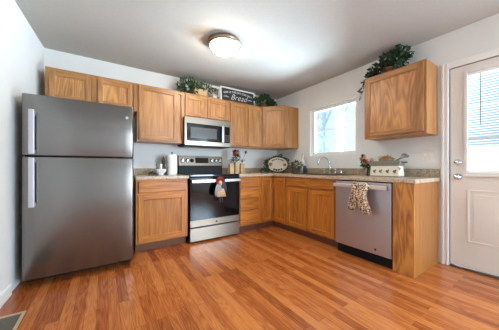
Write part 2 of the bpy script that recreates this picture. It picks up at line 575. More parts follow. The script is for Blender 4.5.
# window: white lining, sliding sash, glass and glazing bars
wn = bpy.data.objects.new('window_1', None); COL.objects.link(wn)
tag(wn, 'white sliding window over the sink, bright winter daylight outside', None, None, 'structure')
wn.location = Vector((W, 0, 0)) * I
m = MB()
t = 0.35
m.box(0.05, 4.9, WY0 - .01, WY0 - t, WZ0 + .01, WZ1 - .01); m.box(0.05, 4.9, WY1 + t, WY1 + .01, WZ0 + .01, WZ1 - .01)
m.box(0.05, 4.9, WY0 - t, WY1 + t, WZ0 + .01, WZ0 + t); m.box(0.05, 4.9, WY0 - t, WY1 + t, WZ1 - t, WZ1 - .01)
m.build('window_lining', M['trim'], wn)
def ring(m, x0, x1, y0, y1, z0, z1, wd, bev=0.08):
    m.box(x0, x1, y0, y0 - wd, z0, z1, bev); m.box(x0, x1, y1 + wd, y1, z0, z1, bev)
    m.box(x0, x1, y0 - wd, y1 + wd, z0, z0 + wd, bev); m.box(x0, x1, y0 - wd, y1 + wd, z1 - wd, z1, bev)
m = MB(); ring(m, 2.2, 4.6, WY0 - t, WY1 + t, WZ0 + t, WZ1 - t, 2.0); m.build('window_frame', M['trim'], wn)
m = MB(); m.box(3.6, 4.1, -51.4, -51.9, WZ0 + t + 1.3, WZ1 - t - 1.3, .04)
m.box(3.7, 4.0, WY0 - t - 1.3, WY1 + t + 1.3, 64.2, 64.8)
m.build('glazing_bar', M['trim'], wn)
MB().box(3.82, 3.88, WY0 - t - 1, WY1 + t + 1, WZ0 + t + 1, WZ1 - t - 1).build('pane', M['glass'], wn)

# outside door: casing, slab with half light and two raised panels
m = MB()
for y0, y1 in ((-105.55, -108.1), (-144.5, -147.1)):
    m.box(W - 0.75, W - .01, y0, y1, 0.02, DZ1 + 2.4, 0.12)
    m.box(W - 0.95, W - 0.7, y0 - 0.3, y0 - 1.0, 0.02, DZ1 + 2.2, 0.1)
    m.box(W - 0.9, W - 0.7, y1 + 0.3, y1 + 0.8, 0.02, DZ1 + 2.2, 0.08)
m.box(W - 0.75, W - .01, -108.1, -144.5, DZ1 - 0.02, DZ1 + 2.4, 0.12)
struct(m.build('trim_1', M['trim']))
dr = bpy.data.objects.new('door_1', None); COL.objects.link(dr)
tag(dr, 'white half-light outside door with closed mini blind and lower panels', None, None, 'structure')
dr.location = Vector((W, 0, 0)) * I
SY0, SY1 = -108.35, -144.3          # slab
GY0, GY1, GZ0, GZ1 = -113.4, -139.2, 38.2, 77.2
SX0, SX1 = 0.25, 2.0
m = MB()
m.box(SX0, SX1, SY0, GY0, 0.9, 80.55); m.box(SX0, SX1, GY1, SY1, 0.9, 80.55)
m.box(SX0, SX1, GY0, GY1, 0.9, GZ0); m.box(SX0, SX1, GY0, GY1, GZ1, 80.55)
m.build('door_slab', M['door'], dr)
m = MB(); ring(m, -0.35, 0.24, GY0 + 0.9, GY1 - 0.9, GZ0 - 0.9, GZ1 + 0.9, 1.0, 0.15)
m.box(-0.75, -0.3, GY0 + 0.9, GY1 - 0.9, GZ0 - 1.5, GZ0 - 0.75, 0.15)
m.build('glass_surround', M['door'], dr)
for a in (-113.3, -127.6):
    m = MB()
    b_ = a - 11.5
    ring(m, 0.02, 0.24, a, b_, 11, 31.6, 0.7, 0.1)
    m.box(0.08, 0.24, a - 1.9, b_ + 1.9, 12.9, 29.7, 0.07)
    m.build('raised_panel', M['door'], dr)
MB().box(1.5, 1.56, GY0, GY1, GZ0, GZ1).build('pane', M['glass'], dr)
m = MB()
for z in (51.2, 64.2): m.box(1.3, 1.48, GY0, GY1, z - .35, z + .35)
for y in (-122.0, -130.6): m.box(1.3, 1.48, y + .35, y - .35, GZ0, GZ1)
m.build('glazing_bar', M['trim'], dr)
bd = MB(); z = GZ0 + 1.0
while z < GZ1 - 1.3:
    bd.hexa([(0.42, GY0 - .25, z), (0.42, GY1 + .25, z), (1.18, GY1 + .25, z - .06), (1.18, GY0 - .25, z - .06),
             (0.42, GY0 - .25, z + .05), (0.42, GY1 + .25, z + .05), (1.18, GY1 + .25, z - .01), (1.18, GY0 - .25, z - .01)])
    z += 0.95
bd.build('blind', M['blind'], dr)
m = MB(); m.box(0.3, 1.2, GY0 - .2, GY1 + .2, GZ1 - 1.2, GZ1 - .1); m.box(0.35, 1.15, GY0 - .2, GY1 + .2, GZ0 + .1, GZ0 + .7)
m.build('blind_rail', M['blind'], dr)
MB().tube([(0.1, -117, GZ1 - 1.2), (0.12, -117.05, 66), (0.12, -117.1, 56.5)], 0.13, 6).build('blind_wand', M['fridge_side'], dr)
m = MB(); m.lathe([(0.4, 0.24), (1.25, 0.2), (1.25, -0.1), (0.6, -0.3), (0.5, -1.2), (0.9, -1.5), (1.05, -2.1), (0.8, -2.6), (0.2, -2.7)], (0, -110.75, 36.6), 18, 'x')
m.build('door_knob', M['chrome'], dr)
m = MB(); m.lathe([(0.4, 0.24), (1.2, 0.2), (1.2, -0.25), (0.9, -0.5), (0.2, -0.55)], (0, -110.75, 42.3), 18, 'x'); m.box(-1.3, -.5, -110.95, -110.55, 41.7, 42.9, .1)
m.build('deadbolt', M['chrome'], dr)
MB().box(0.0, 0.2, -108.2, -108.34, 35.4, 37.6).build('strike_plate', M['iron'], dr)
m = MB(); m.box(0.0, 0.6, -108.12, -108.34, .9, 80.7); m.box(0.0, 0.6, -108.34, -144.3, 80.56, 80.74); m.box(0.0, .6, -144.31, -144.44, .9, 80.7)
m.build('gap_shade', M['gasket'], dr)  # dark strips painting the shadow line in the gap round the slab
struct(box('trim_2', M['gasket'], W - 0.4, W + 4.5, DY0 - .15, DY1 + .15, 0.02, 0.7))

# ------------------------------------------------------------------ outside the window and door
struct(box('ground', M['snow'], W + 8, W + 420, 260, -330, -30, -22))
def lap_wall(name, label, x, y0, y1, z0, z1, mm):
    m = MB(); z = z0
    while z < z1:
        m.hexa([(x - 1.0, y0, z), (x + 6, y0, z), (x + 6, y1, z), (x - 1.0, y1, z), (x - 0.2, y0, z + 6), (x + 6, y0, z + 6), (x + 6, y1, z + 6), (x - .2, y1, z + 6)])
        z += 6
    o = m.build(name, mm); tag(o, label, 'house')
    return o
lap_wall('neighbouring_house', 'pale lap-sided house wall outside the window over the sink', W + 190, 250, -70, -22, 168, M['siding'])
lap_wall('neighbouring_shed', 'tan lap-sided shed outside the door window', W + 120, -86, -300, -22, 56, M['tansiding'])
def tree(label, x, y, lean, r, seed):
    random.seed(seed)
    m = MB()
    m.tube([(0, 0, 0), (lean * 40, 4, 60), (lean * 90, 0, 130), (lean * 120, 6, 210)], [r, r * .85, r * .65, r * .3], 10)
    for k in range(9):
        z = 70 + k * 14
        b = (lean * z * .65, 2, z)
        a = random.uniform(0, 2 * PI)
        l = random.uniform(20, 34)
        p1 = (b[0] + math.cos(a) * l * .5, b[1] + math.sin(a) * l * .5, z + l * .5)
        p2 = (b[0] + math.cos(a) * l * .9, b[1] + math.sin(a) * l * .9, z + l * 1.1)
        m.tube([b, p1, p2], [r * .35, r * .2, r * .05], 6)
    o = m.build('bare_tree', M['bark']); put(o, (x, y, -22)); tag(o, label, 'tree', 'bare trees outside the window')
tree('pale bare tree trunk seen in the left half of the kitchen window', W + 122, 54, 0.04, 8, 3)
tree('pale leaning bare tree seen in the middle of the kitchen window', W + 96, 4, -0.04, 6, 8)

# ------------------------------------------------------------------ cabinets
def door_front(parent, x0, x1, z0, z1, y, rail=2.1, name='door', wood='oak', panel=None):
    """framed oak door, front at y-0.75, in the cabinet's own frame (front faces -y)"""
    m = MB()
    y1 = y - 0.75
    r = min(rail, (x1 - x0) * 0.24)
    m.use(M[wood + '_v']); m.box(x0, x0 + r, y, y1, z0, z1, .12); m.box(x1 - r, x1, y, y1, z0, z1, .12)
    m.use(M[wood + '_x']); m.box(x0 + r - .02, x1 - r + .02, y, y1 + .02, z0, z0 + r, .12); m.box(x0 + r - .02, x1 - r + .02, y, y1 + .02, z1 - r, z1, .12)
    d = m.build(name, None, parent)
    p = MB()
    # panel with a moulded bevel running down into the groove
    a0, a1, c0, c1 = x0 + r, x1 - r, z0 + r, z1 - r
    o_, i_ = y1 + 0.34, y1 + 0.5
    e = 0.35
    outer = [(a0, o_, c0), (a1, o_, c0), (a1, o_, c1), (a0, o_, c1)]
    inner = [(a0 + e, i_, c0 + e), (a1 - e, i_, c0 + e), (a1 - e, i_, c1 - e), (a0 + e, i_, c1 - e)]
    ov = [p.bm.verts.new(q) for q in outer]; iv = [p.bm.verts.new(q) for q in inner]
    bv = [p.bm.verts.new((q[0], y - .05, q[2])) for q in outer]
    for k in range(4):
        p.bm.faces.new((ov[k], ov[(k + 1) % 4], iv[(k + 1) % 4], iv[k])); p.bm.faces.new((bv[k], bv[(k + 1) % 4], ov[(k + 1) % 4], ov[k]))
    p.bm.faces.new(iv); p.bm.faces.new(bv[::-1])
    p.build('door_panel', M[panel or wood + '_p'], d)
    return d

def drawer_front(parent, x0, x1, z0, z1, y, name='drawer'):
    m = MB()
    m.box(x0, x1, y, y - 0.65, z0, z1)
    e = 0.3
    m.hexa([(x0, y - .65, z0), (x1, y - .65, z0), (x1, y - .65, z1), (x0, y - .65, z1),
            (x0 + e, y - .95, z0 + e), (x1 - e, y - .95, z0 + e), (x1 - e, y - .95, z1 - e), (x0 + e, y - .95, z1 - e)])
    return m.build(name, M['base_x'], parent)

def carcass(parent, wd, z0, z1, d, openings, side='oak_end', hollow=False, wood='oak'):
    """body box and face frame; openings = (x0,x1,z0,z1) cut between frame members"""
    m = MB()
    if hollow:
        m.box(0.04, .8, -0.05, -(d - 0.75), z0, z1); m.box(wd - .8, wd - .04, -0.05, -(d - 0.75), z0, z1)
        m.box(.8, wd - .8, -0.05, -(d - 0.75), z0, z0 + .75); m.box(.8, wd - .8, -.05, -.5, z0 + .75, z1)
    else:
        m.box(0.04, wd - 0.04, -0.05, -(d - 0.75), z0, z1)
    m.build('body', M[side], parent)
    m = MB()
    y0, y1 = -(d - 0.75), -d
    m.use(M[wood + '_v']); m.box(0.02, 1.6, y0, y1, z0, z1); m.box(wd - 1.6, wd - 0.02, y0, y1, z0, z1)
    m.use(M[wood + '_x']); m.box(1.6, wd - 1.6, y0, y1 + .01, z1 - 1.6, z1); m.box(1.6, wd - 1.6, y0, y1 + .01, z0, z0 + 1.6)
    for x in openings.get('stiles', ()):
        m.use(M[wood + '_v']); m.box(x - 1, x + 1, y0, y1 + .005, z0 + 1.6, z1 - 1.6)
    for z in openings.get('rails', ()):
        m.use(M[wood + '_x']); m.box(1.6, wd - 1.6, y0, y1 + .015, z - .8, z + .8)
    m.build('face_frame', None, parent)

def wall_cabinet(label, loc, rz, wd, h, doors, stiles=(), panel=None):
    t = thing('wall_cabinet', label, 'cabinet', loc, rz, 'oak wall cabinets')
    carcass(t, wd, 0, h, 12, {'stiles': stiles})
    for x0, x1, z0, z1 in doors:
        door_front(t, x0, x1, z0, z1, -12.02, panel=panel)
    return t

UB, UT = 54.0, 83.5
wall_cabinet('short two-door oak wall cabinet above the refrigerator', (2.3, 0, 69), 0, 35.1, UT - 69, [(1.3, 16.0, .9, 13.2), (18.4, 32.9, .9, 13.2)], (17.2,), 'oak_bold')
wall_cabinet('tall single-door oak wall cabinet between refrigerator and microwave', (37.5, 0, UB), 0, 24.1, UT - UB, [(.75, 20.4, .9, 28.5)])
wall_cabinet('short two-door oak wall cabinet above the microwave', (61.7, 0, 69.2), 0, 29.4, UT - 69.2, [(0.5, 11.9, .9, 12.9), (14.3, 28.4, .9, 12.9)], (13.1,))
wall_cabinet('two-door oak wall cabinet just right of the microwave', (91.2, 0, UB), 0, 26.6, UT - UB, [(.5, 13.4, .9, 28.3), (14.3, 26.2, .9, 28.3)], (13.8,))
wall_cabinet('single-door oak wall cabinet near the door, trailing ivy on top', (W, -79.4, UB), -90, 24.9, UT - UB, [(.9, 24.0, .9, 28.5)], (), 'oak_bold')

# diagonal corner wall cabinet
t = thing('corner_wall_cabinet', 'diagonal-faced oak corner wall cabinet left of the window', 'cabinet', (0, 0, UB), 0, 'oak wall cabinets')
hh = UT - UB
m = MB(); m.prism([(W - 24, -.05), (W - .05, -.05), (W - .05, -24), (W - 12, -24), (W - 24, -12)], 'z', 0, hh).build('body', M['oak_end'], t)
dg = bpy.data.objects.new('face_frame', None)
bpy.data.objects.remove(dg)
ux, uy = math.cos(-PI / 4), math.sin(-PI / 4)
mtx = Matrix.Translation((W - 24, -12, 0)) @ Matrix.Rotation(-PI / 4, 4, 'Z')
LD = 12 * math.sqrt(2)
def xf(o, mt):
    for v in o.data.vertices:
        v.co = mt @ (v.co / I) * I
m = MB()
m.use(M['oak_v']); m.box(0.4, 1.5, 0, -.35, 0, hh); m.box(LD - 1.5, LD - .4, 0, -.35, 0, hh)
m.use(M['oak_x']); m.box(1.5, LD - 1.5, 0, -.34, 0, 1.5); m.box(1.5, LD - 1.5, 0, -.34, hh - 1.5, hh)
o = m.build('face_frame', None, t); xf(o, mtx)
d = door_front(t, .9, LD - .9, .9, 28.4, -.37)
xf(d, mtx)
for c in d.children: xf(c, mtx)

# base cabinets (front faces at 24 inches, toe kick 4.2 high)
def base_cabinet(label, loc, rz, wd, stiles=(), rails=(), hollow=False):
    t = thing('base_cabinet', label, 'cabinet', loc, rz, 'oak base cabinets')
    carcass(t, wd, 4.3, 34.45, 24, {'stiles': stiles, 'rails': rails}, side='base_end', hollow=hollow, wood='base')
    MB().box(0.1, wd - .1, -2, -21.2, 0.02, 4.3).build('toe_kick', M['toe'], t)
    return t
b = base_cabinet('oak base cabinet with one drawer and one door beside the refrigerator', (35.6, 0, 0), 0, 24.2, (), (27.6,))
drawer_front(b, .9, 22.9, 28.2, 33.4, -24.02)
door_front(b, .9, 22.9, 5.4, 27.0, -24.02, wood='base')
b = base_cabinet('oak base cabinet with a stack of four drawers right of the range', (91.1, 0, 0), 0, 15.6, (), (27.9, 21.2, 13.7))
for z0, z1 in ((28.4, 33.6), (21.6, 27.5), (14.2, 20.9), (6.0, 13.4)):
    drawer_front(b, .5, 14.3, z0, z1, -24.02)
# corner unit, one thing with an L-shaped body and a bi-fold pair of doors
t = thing('corner_base_cabinet', 'oak corner base cabinet with two narrow doors meeting at the inner corner', 'cabinet', (0, 0, 0), 0, 'oak base cabinets')
x0, x1 = 106.8, W - 24.0
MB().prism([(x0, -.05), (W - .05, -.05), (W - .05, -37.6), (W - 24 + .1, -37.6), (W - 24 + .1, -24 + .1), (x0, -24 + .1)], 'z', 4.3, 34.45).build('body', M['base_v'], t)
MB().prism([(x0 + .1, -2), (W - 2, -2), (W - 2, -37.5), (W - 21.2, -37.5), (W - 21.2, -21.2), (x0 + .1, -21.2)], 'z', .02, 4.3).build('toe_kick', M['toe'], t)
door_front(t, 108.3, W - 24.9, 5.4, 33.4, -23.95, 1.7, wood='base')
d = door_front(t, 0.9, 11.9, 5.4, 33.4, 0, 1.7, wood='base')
mt = Matrix.Translation((W - 24 + .05, -24.7, 0)) @ Matrix.Rotation(-PI / 2, 4, 'Z')
xf(d, mt)
for c in d.children: xf(c, mt)
b = base_cabinet('oak sink base cabinet with two doors and two false drawer fronts', (W, -37.7, 0), -90, 34.4, (16.9,), (28.4,), True)
for a0, a1 in ((.7, 15.9), (17.9, 33.6)):
    drawer_front(b, a0, a1, 29.0, 33.6, -24.02, 'false_drawer_front')
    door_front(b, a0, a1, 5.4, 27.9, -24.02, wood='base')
# end panel and filler beside the dishwasher
t = thing('end_panel', 'oak end panel and wide filler closing the cabinet run beside the door', 'cabinet panel', (0, 0, 0))
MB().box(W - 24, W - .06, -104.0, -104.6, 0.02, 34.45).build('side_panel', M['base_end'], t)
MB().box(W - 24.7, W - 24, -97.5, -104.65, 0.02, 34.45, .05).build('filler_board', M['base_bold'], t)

# ------------------------------------------------------------------ counters
CZ0, CZ1 = 34.5, 36.0
t = thing('countertop', 'short stone-look countertop between refrigerator and range', 'countertop', (35.3, 0, 0), 0, 'stone-look countertops')
m = MB(); m.box(0, 25.0, -.8, -24.4, CZ0, CZ1); m.box(0, 25.0, -24.2, -25.2, CZ0 - .05, CZ1 + .06, .25, 3)
m.build('top', M['counter'], t)
MB().box(0, 25.0, -.02, -.78, CZ1 + .01, 39.7, .1).build('backsplash', M['splash'], t)
t = thing('countertop', 'L-shaped stone-look countertop running from the range under the window', 'countertop', (0, 0, 0), 0, 'stone-look countertops')
m = MB()
XF, SYa, SYb, SXa, SXb = W - 25.2, -40.0, -69.5, W - 21.5, W - 4.0
m.box(91.0, XF + 1, -.8, -24.4, CZ0, CZ1)
m.box(XF + 1, W - .8, -.8, SYa, CZ0, CZ1)
m.box(XF + 1, SXa, SYa, SYb, CZ0, CZ1); m.box(SXb, W - .8, SYa, SYb, CZ0, CZ1)
m.box(XF + 1, W - .8, SYb, -105.0, CZ0, CZ1)
m.box(91.0, XF + .5, -24.2, -25.2, CZ0 - .05, CZ1 + .06, .25, 3)
m.box(XF, XF + 1.02, -24.6, -105.2, CZ0 - .05, CZ1 + .06, .25, 3)
m.box(XF + .5, W - .1, -104.6, -105.3, CZ0 - .05, CZ1 + .06, .2, 3)
m.build('top', M['counter'], t)
m = MB(); m.box(91.0, W - .8, -.02, -.78, CZ1 + .01, 39.7, .1); m.box(W - .78, W - .02, -.02, -105.0, CZ1 + .01, 39.7, .1)
m.build('backsplash', M['splash'], t)

# sink and tap
t = thing('sink', 'double-bowl stainless sink set in the counter under the window', 'sink', (0, 0, 0))
m = MB()
ring_ = lambda m, a0, a1, b0, b1, z0, z1, wd: (m.box(a0, a0 + wd, b0, b1, z0, z1, .06), m.box(a1 - wd, a1, b0, b1, z0, z1, .06), m.box(a0 + wd, a1 - wd, b0, b0 - wd, z0, z1, .06), m.box(a0 + wd, a1 - wd, b1 + wd, b1, z0, z1, .06))
ring_(m, SXa - .6, SXb + .6, SYa + .6, SYb - .6, 36.03, 36.3, 1.4)
m.build('rim', M['steel_x'], t)
for y0, y1 in ((SYa - .3, -54.3), (-55.0, SYb + .3)):
    m = MB()
    a0, a1 = SXa + .3, SXb - .3
    for q in ((a0, a0 + .3, y0, y1), (a1 - .3, a1, y0, y1), (a0, a1, y0, y0 - .3), (a0, a1, y1 + .3, y1)):
        m.box(q[0], q[1], q[2], q[3], 29, 36.05)
    m.box(a0, a1, y0, y1, 28.7, 29)
    m.build('bowl', M['steel_x'], t)
box('divider', M['steel_x'], SXa + .3, SXb - .3, -54.3, -55.0, 30, 36.1, t)
t = thing('faucet', 'chrome gooseneck faucet with side levers behind the sink', 'faucet', (W - 2.9, -53.0, 36.02))
m = MB(); m.box(-1.0, .9, 5.2, -9, 0.01, .35, .12)
m.build('base_plate', M['chrome'], t)
pa = [(0, 0, .3), (0, 0, 3), (0, .1, 6.8)]
for k in range(1, 10):
    a = PI * k / 9
    pa.append((-(3.6 - 3.6 * math.cos(a)), 0.6 + 2.4 * k / 9, 7.0 + 3.3 * math.sin(a)))
pa.append((-7.2, 3.1, 5.6))
m = MB(); m.tube(pa, .38, 10); m.lathe([(.7, .3), (.7, 1.4), (.4, 1.7)], (0, 0, 0), 14)
m.build('spout', M['chrome'], t)
for y, h in ((3.8, 2.2), (-4, 2.4), (-7.6, 3.2)):
    m = MB(); m.lathe([(.65, .3), (.65, 1.2), (.45, h)], (0, y, 0), 12)
    m.tube([(0, y, h), (-1.0, y - .6, h + .6), (-2.2, y - 1.2, h + .7)], [.4, .3, .25], 8)
    m.build('lever' if y != -7.6 else 'side_spray', M['chrome'], t)

# ------------------------------------------------------------------ refrigerator
t = thing('refrigerator', 'stainless top-freezer refrigerator with two doors', 'refrigerator', (0.8, 0, 0))
FW = 32.6
box('cabinet_case', M['fridge_side'], .25, FW - .25, -3.2, -33.2, 2.2, 64.6, t, .3)
def fridge_door(z0, z1, name):
    poly = [(0, -33.5)]
    r = 0.85
    for k in range(6):
        a = PI / 2 * k / 5
        poly.append((r - r * math.cos(a), -36.4 - r * math.sin(a)))
    for k in range(1, 12):
        u = k / 12
        poly.append((r + (FW - 2 * r) * u, -37.25 - 0.15 * (1 - (2 * u - 1) ** 2)))
    for k in range(6):
        a = PI / 2 * k / 5
        poly.append((FW - r + r * math.sin(a), -36.4 - r * math.cos(a)))
    poly += [(FW, -33.5)]
    d = MB().prism(poly, 'z', z0, z1, True).build(name, M['steel_v'], t)
    md = d.modifiers.new('edge', 'BEVEL'); md.width = .18 * I; md.segments = 3; md.limit_method = 'ANGLE'; md.angle_limit = math.radians(40)
    return d
fz = fridge_door(44.4, 64.8, 'freezer_door')
fd = fridge_door(3.0, 43.9, 'fresh_food_door')
def fr_handle(z0, z1, par):
    m = MB()
    m.box(2.0, 3.5, -38.6, -39.5, z0, z1, .25, 3)
    m.box(2.3, 3.3, -37.0, -38.8, z0 + .15, z0 + 1.5, .1); m.box(2.3, 3.3, -37.0, -38.8, z1 - 1.5, z1 - .15, .1)
    m.build('handle', M['steel_dw'], par)
fr_handle(44.7, 59.4, fz); fr_handle(27.2, 43.6, fd)
MB().box(.3, FW - .3, -30.0, -33.0, .9, 2.9).build('kick_grille', M['black'], t)
box('gasket', M['black'], .4, FW - .4, -33.2, -35.5, 43.85, 44.45, t)
m = MB(); m.box(FW - 4, FW - .6, -31, -35, 64.8, 65.5, .1); m.build('hinge_cover', M['fridge_side'], t)
m = MB(); m.box(FW - 3.6, FW - .2, -34.8, -36.7, 43.92, 44.38); m.build('middle_hinge', M['iron'], t)
for x in (2.2, FW - 2.2):
    for y in (-6, -28.5): MB().lathe([(.9, .02), (.9, .6), (.5, .7), (.5, 2.3)], (x, y, 0), 12).build('foot', M['black'], t)
MB().lathe([(.55, 0), (.55, .03)], (FW - 2.4, -37.36, 60.2), 16, 'y').build('badge', M['handle'], t)

# ------------------------------------------------------------------ range
t = thing('range', 'stainless electric range with black glass oven door and hanging towel', 'stove', (60.6, 0, 0))
RW = 30.0
box('body', M['black'], .2, RW - .2, -1, -24.3, 1.0, 35.4, t)
m = MB(); m.box(0, RW, -3.5, -25.3, 35.4, 36.35, .12); m.build('cooktop', M['blackglass'], t)
for k, (x, y, r) in enumerate(((7.5, -9, 3), (22.5, -9, 3.6), (7.5, -18.5, 4), (22.5, -18.5, 3))):
    MB().lathe([(r, 36.352), (r, 36.38), (r - .25, 36.385), (r - .3, 36.36)], (x, y, 0), 28).build('burner_ring', M['greyglass'], t)
bgm = MB()
bgm.prism([(-.8, 36.3), (-3.4, 36.3), (-3.2, 41.4), (-.8, 41.4)], 'x', .6, RW - .3).build('lower_backguard', M['black'], t)
cp = MB().prism([(-.8, 41.42), (-3.9, 41.42), (-2.9, 47.2), (-2.3, 47.5), (-.8, 47.5)], 'x', .5, RW - .2).build('control_panel', M['steel_x'], t)
def slant(z): return -3.9 + (z - 41.42) / (47.2 - 41.42) * 1.0
m = MB(); z0, z1 = 42.9, 46.4
m.hexa([(10.8, slant(z0) - .06, z0), (19.6, slant(z0) - .06, z0), (19.6, slant(z0) + .2, z0), (10.8, slant(z0) + .2, z0), (10.8, slant(z1) - .06, z1), (19.6, slant(z1) - .06, z1), (19.6, slant(z1) + .2, z1), (10.8, slant(z1) + .2, z1)])
m.build('display', M['blackglass'], cp)
for x in (2.6, 5.6, 8.6, 21.8, 24.8, 27.6):
    zc = 44.5
    m = MB(); m.lathe([(1.2, slant(zc) + .05), (1.2, slant(zc) - .25), (.95, slant(zc) - .4), (.85, slant(zc) - 1.1), (.2, slant(zc) - 1.15)], (x, 0, zc), 18, 'y')
    m.box(x - .15, x + .15, slant(zc) - 1.0, slant(zc) - 1.35, zc - .85, zc + .85, .05)
    m.build('knob', M['handle'] if x != 8.6 else M['black'], cp)
od = MB()
od.use(M['blackglass']); od.box(0.1, RW - .1, -24.4, -25.55, 12.0, 34.6, .1)
od.use(M['steel_x']); od.box(0.1, RW - .1, -24.4, -25.7, 8.6, 12.1, .12)
od = od.build('oven_door', None, t)
m = MB(); m.box(5, 25, -25.56, -25.6, 15.5, 28.5); m.build('window', M['blackglass'], od)
m = MB(); m.box(0.3, RW - .3, -26.9, -27.9, 32.0, 33.8, .3, 3); m.box(1.0, 2.2, -25.5, -27.2, 32.3, 33.5, .1); m.box(RW - 2.2, RW - 1, -25.5, -27.2, 32.3, 33.5, .1)
m.build('oven_handle', M['handle'], od)
MB().lathe([(.55, -25.7), (.55, -25.78)], (15, 0, 10.2), 16, 'y').build('badge', M['black'], od)
box('storage_drawer', M['steel_x'], .1, RW - .1, -24.4, -25.6, 1.0, 7.9, t, .12)
for x in (2, RW - 2):
    for y in (-4, -22): MB().lathe([(.7, .02), (.7, .4), (.4, .5), (.4, 1.1)], (x, y, 0), 10).build('foot', M['black'], t)

# hanging towel doll on the oven handle
t = thing('hanging_towel', 'towel doll with red top and tan skirt on the oven handle', 'towel', (76.7, -28.3, 33.2))
t.scale = (.9, .9, .9)
def cloth(rows, th, m, name, par, seed=1, wave=.35, nf=3):
    """rows = (z, x_centre, half_width, y); gives a softly folded strip of cloth"""
    random.seed(seed); ph = random.uniform(0, 6)
    pts = []
    for i, (z, xc, hw, y) in enumerate(rows):
        row = []
        for k in range(17):
            u = -1 + 2 * k / 16
            row.append((xc + hw * u, y - wave * (0.5 + .5 * math.sin(ph + u * PI * nf + i * .25)) * min(1, i * .4 + .2), z))
        pts.append(row)
    return MB().grid(pts).build(name, m, par, True, th)
m = MB(); m.tube([(-1.9, .2, .2), (-1.2, 0, 1.0), (0, -.1, 1.2), (1.3, 0, 1.0), (2.0, .2, .1)], [.8, 1.0, 1.1, 1.0, .8], 10)
m.build('red_top', M['redcloth'], t)
cloth([(.8, -.6, 2.2, .35), (-1, -.6, 2.4, -.2), (-2.4, -.8, 2.0, -.3)], .25, M['redcloth'], 'cape', t, 4)
m = MB(); m.lathe([(.2, 0.2), (.9, -.3), (1.2, -1.2), (1.0, -2.2), (.5, -2.9)], (-.4, -.75, -.4), 14); m.build('head', M['tancloth'], t)
cloth([(.6, 2.0, 1.2, .2), (-2.6, 2.0, 1.4, -.4), (-5, 1.8, 2.0, -.9), (-7.4, 1.7, 1.6, -.8)], .3, M['bluecloth'], 'scarf', t, 6)
cloth([(-5, -.2, 1.8, -1.1), (-7.4, -.2, 2.6, -1.2), (-10.0, 0, 3.0, -.9)], .3, M['tancloth'], 'skirt', t, 7, .8, 4)
cloth([(-2.4, -1.4, 1.4, -.8), (-4.6, -1.9, 2.0, -1.3), (-7.2, -2.2, 2.2, -1.3), (-9.4, -2.6, 1.4, -.6)], .3, M['greycloth'], 'sleeve', t, 9)
for x in (-.6, .9):
    MB().tube([(x, -.7, -9.8), (x + .1, -.7, -12.8), (x + .2, -1.1, -13.3)], [.35, .35, .4], 8).build('leg', M['bluecloth'], t)

# ------------------------------------------------------------------ microwave
t = thing('microwave', 'stainless over-the-range microwave with black door window', 'microwave', (61.0, 0, 52.9))
MW, MH = 29.6, 16.1
box('case', M['black'], .1, MW - .1, -.1, -13.6, .4, MH, t)
dm = MB()
dm.use(M['steel_x'])
for q in ((0, MW, MH - 3.4, MH), (0, MW, .2, 2.6), (0, 1.2, 2.6, MH - 3.4), (MW - .9, MW, 2.6, MH - 3.4)):
    dm.box(q[0], q[1], -13.6, -15.2, q[2], q[3], .06)
fr = dm.build('front_frame', None, t)
dd = box('door', M['blackglass'], 1.25, 22.4, -13.7, -15.15, 2.65, MH - 3.45, t)
MB().box(3.4, 19.8, -15.15, -15.22, 4.3, 10.6).build('window', M['greyglass'], dd)
m = MB(); m.box(22.5, 24.0, -16.3, -17.0, 2.4, MH - 3.2, .25, 3); m.box(22.8, 23.7, -15.0, -16.6, 3, 4, .1); m.box(22.8, 23.7, -15.0, -16.6, MH - 5, MH - 4, .1)
m.build('handle', M['handle'], dd)
pn = box('control_panel', M['blackglass'], 24.4, MW - 1.0, -13.7, -15.18, 2.65, MH - 3.45, t)
m = MB()
for r in range(4):
    for c in range(3): m.box(25.0 + c * 1.15, 25.8 + c * 1.15, -15.18, -15.25, 3.5 + r * 1.1, 4.2 + r * 1.1, .03)
m.build('keypad', M['greyglass'], pn)
box('underside_vent', M['iron'], .6, MW - .6, -1, -13.4, -.25, .38, t)
m = MB()
for k in range(10): m.box(3 + k * 2.4, 4.6 + k * 2.4, -2, -5, -.42, -.2)
m.build('grease_filter', M['steel_x'], t)

# ------------------------------------------------------------------ dishwasher
t = thing('dishwasher', 'stainless dishwasher with a bar handle and leopard cloth', 'dishwasher', (W, -72.5, 0), -90)
DW = 24.8
box('tub', M['black'], .3, DW - .3, -2, -24.0, 4.0, 34.2, t)
d = box('door', M['steel_dw'], .15, DW - .15, -24.05, -25.3, 4.4, 33.9, t, .12)
m = MB(); m.box(.5, DW - .5, -26.9, -27.8, 31.3, 33.0, .3, 3); m.box(1.0, 2.1, -25.2, -27.2, 31.6, 32.7, .1); m.box(DW - 2.1, DW - 1.0, -25.2, -27.2, 31.6, 32.7, .1)
m.build('handle', M['handle_dw'], d)
MB().box(DW - .58, DW - .44, -26.8, -27.9, 31.2, 33.1).build('handle_end_cap', M['fridge_side'], d)
MB().lathe([(.5, -25.3), (.5, -25.36)], (18.7, 0, 6.4), 14, 'y').build('badge', M['fridge_side'], d)
box('toe_plate', M['black'], .2, DW - .2, -6, -23.6, .02, 3.9, t)

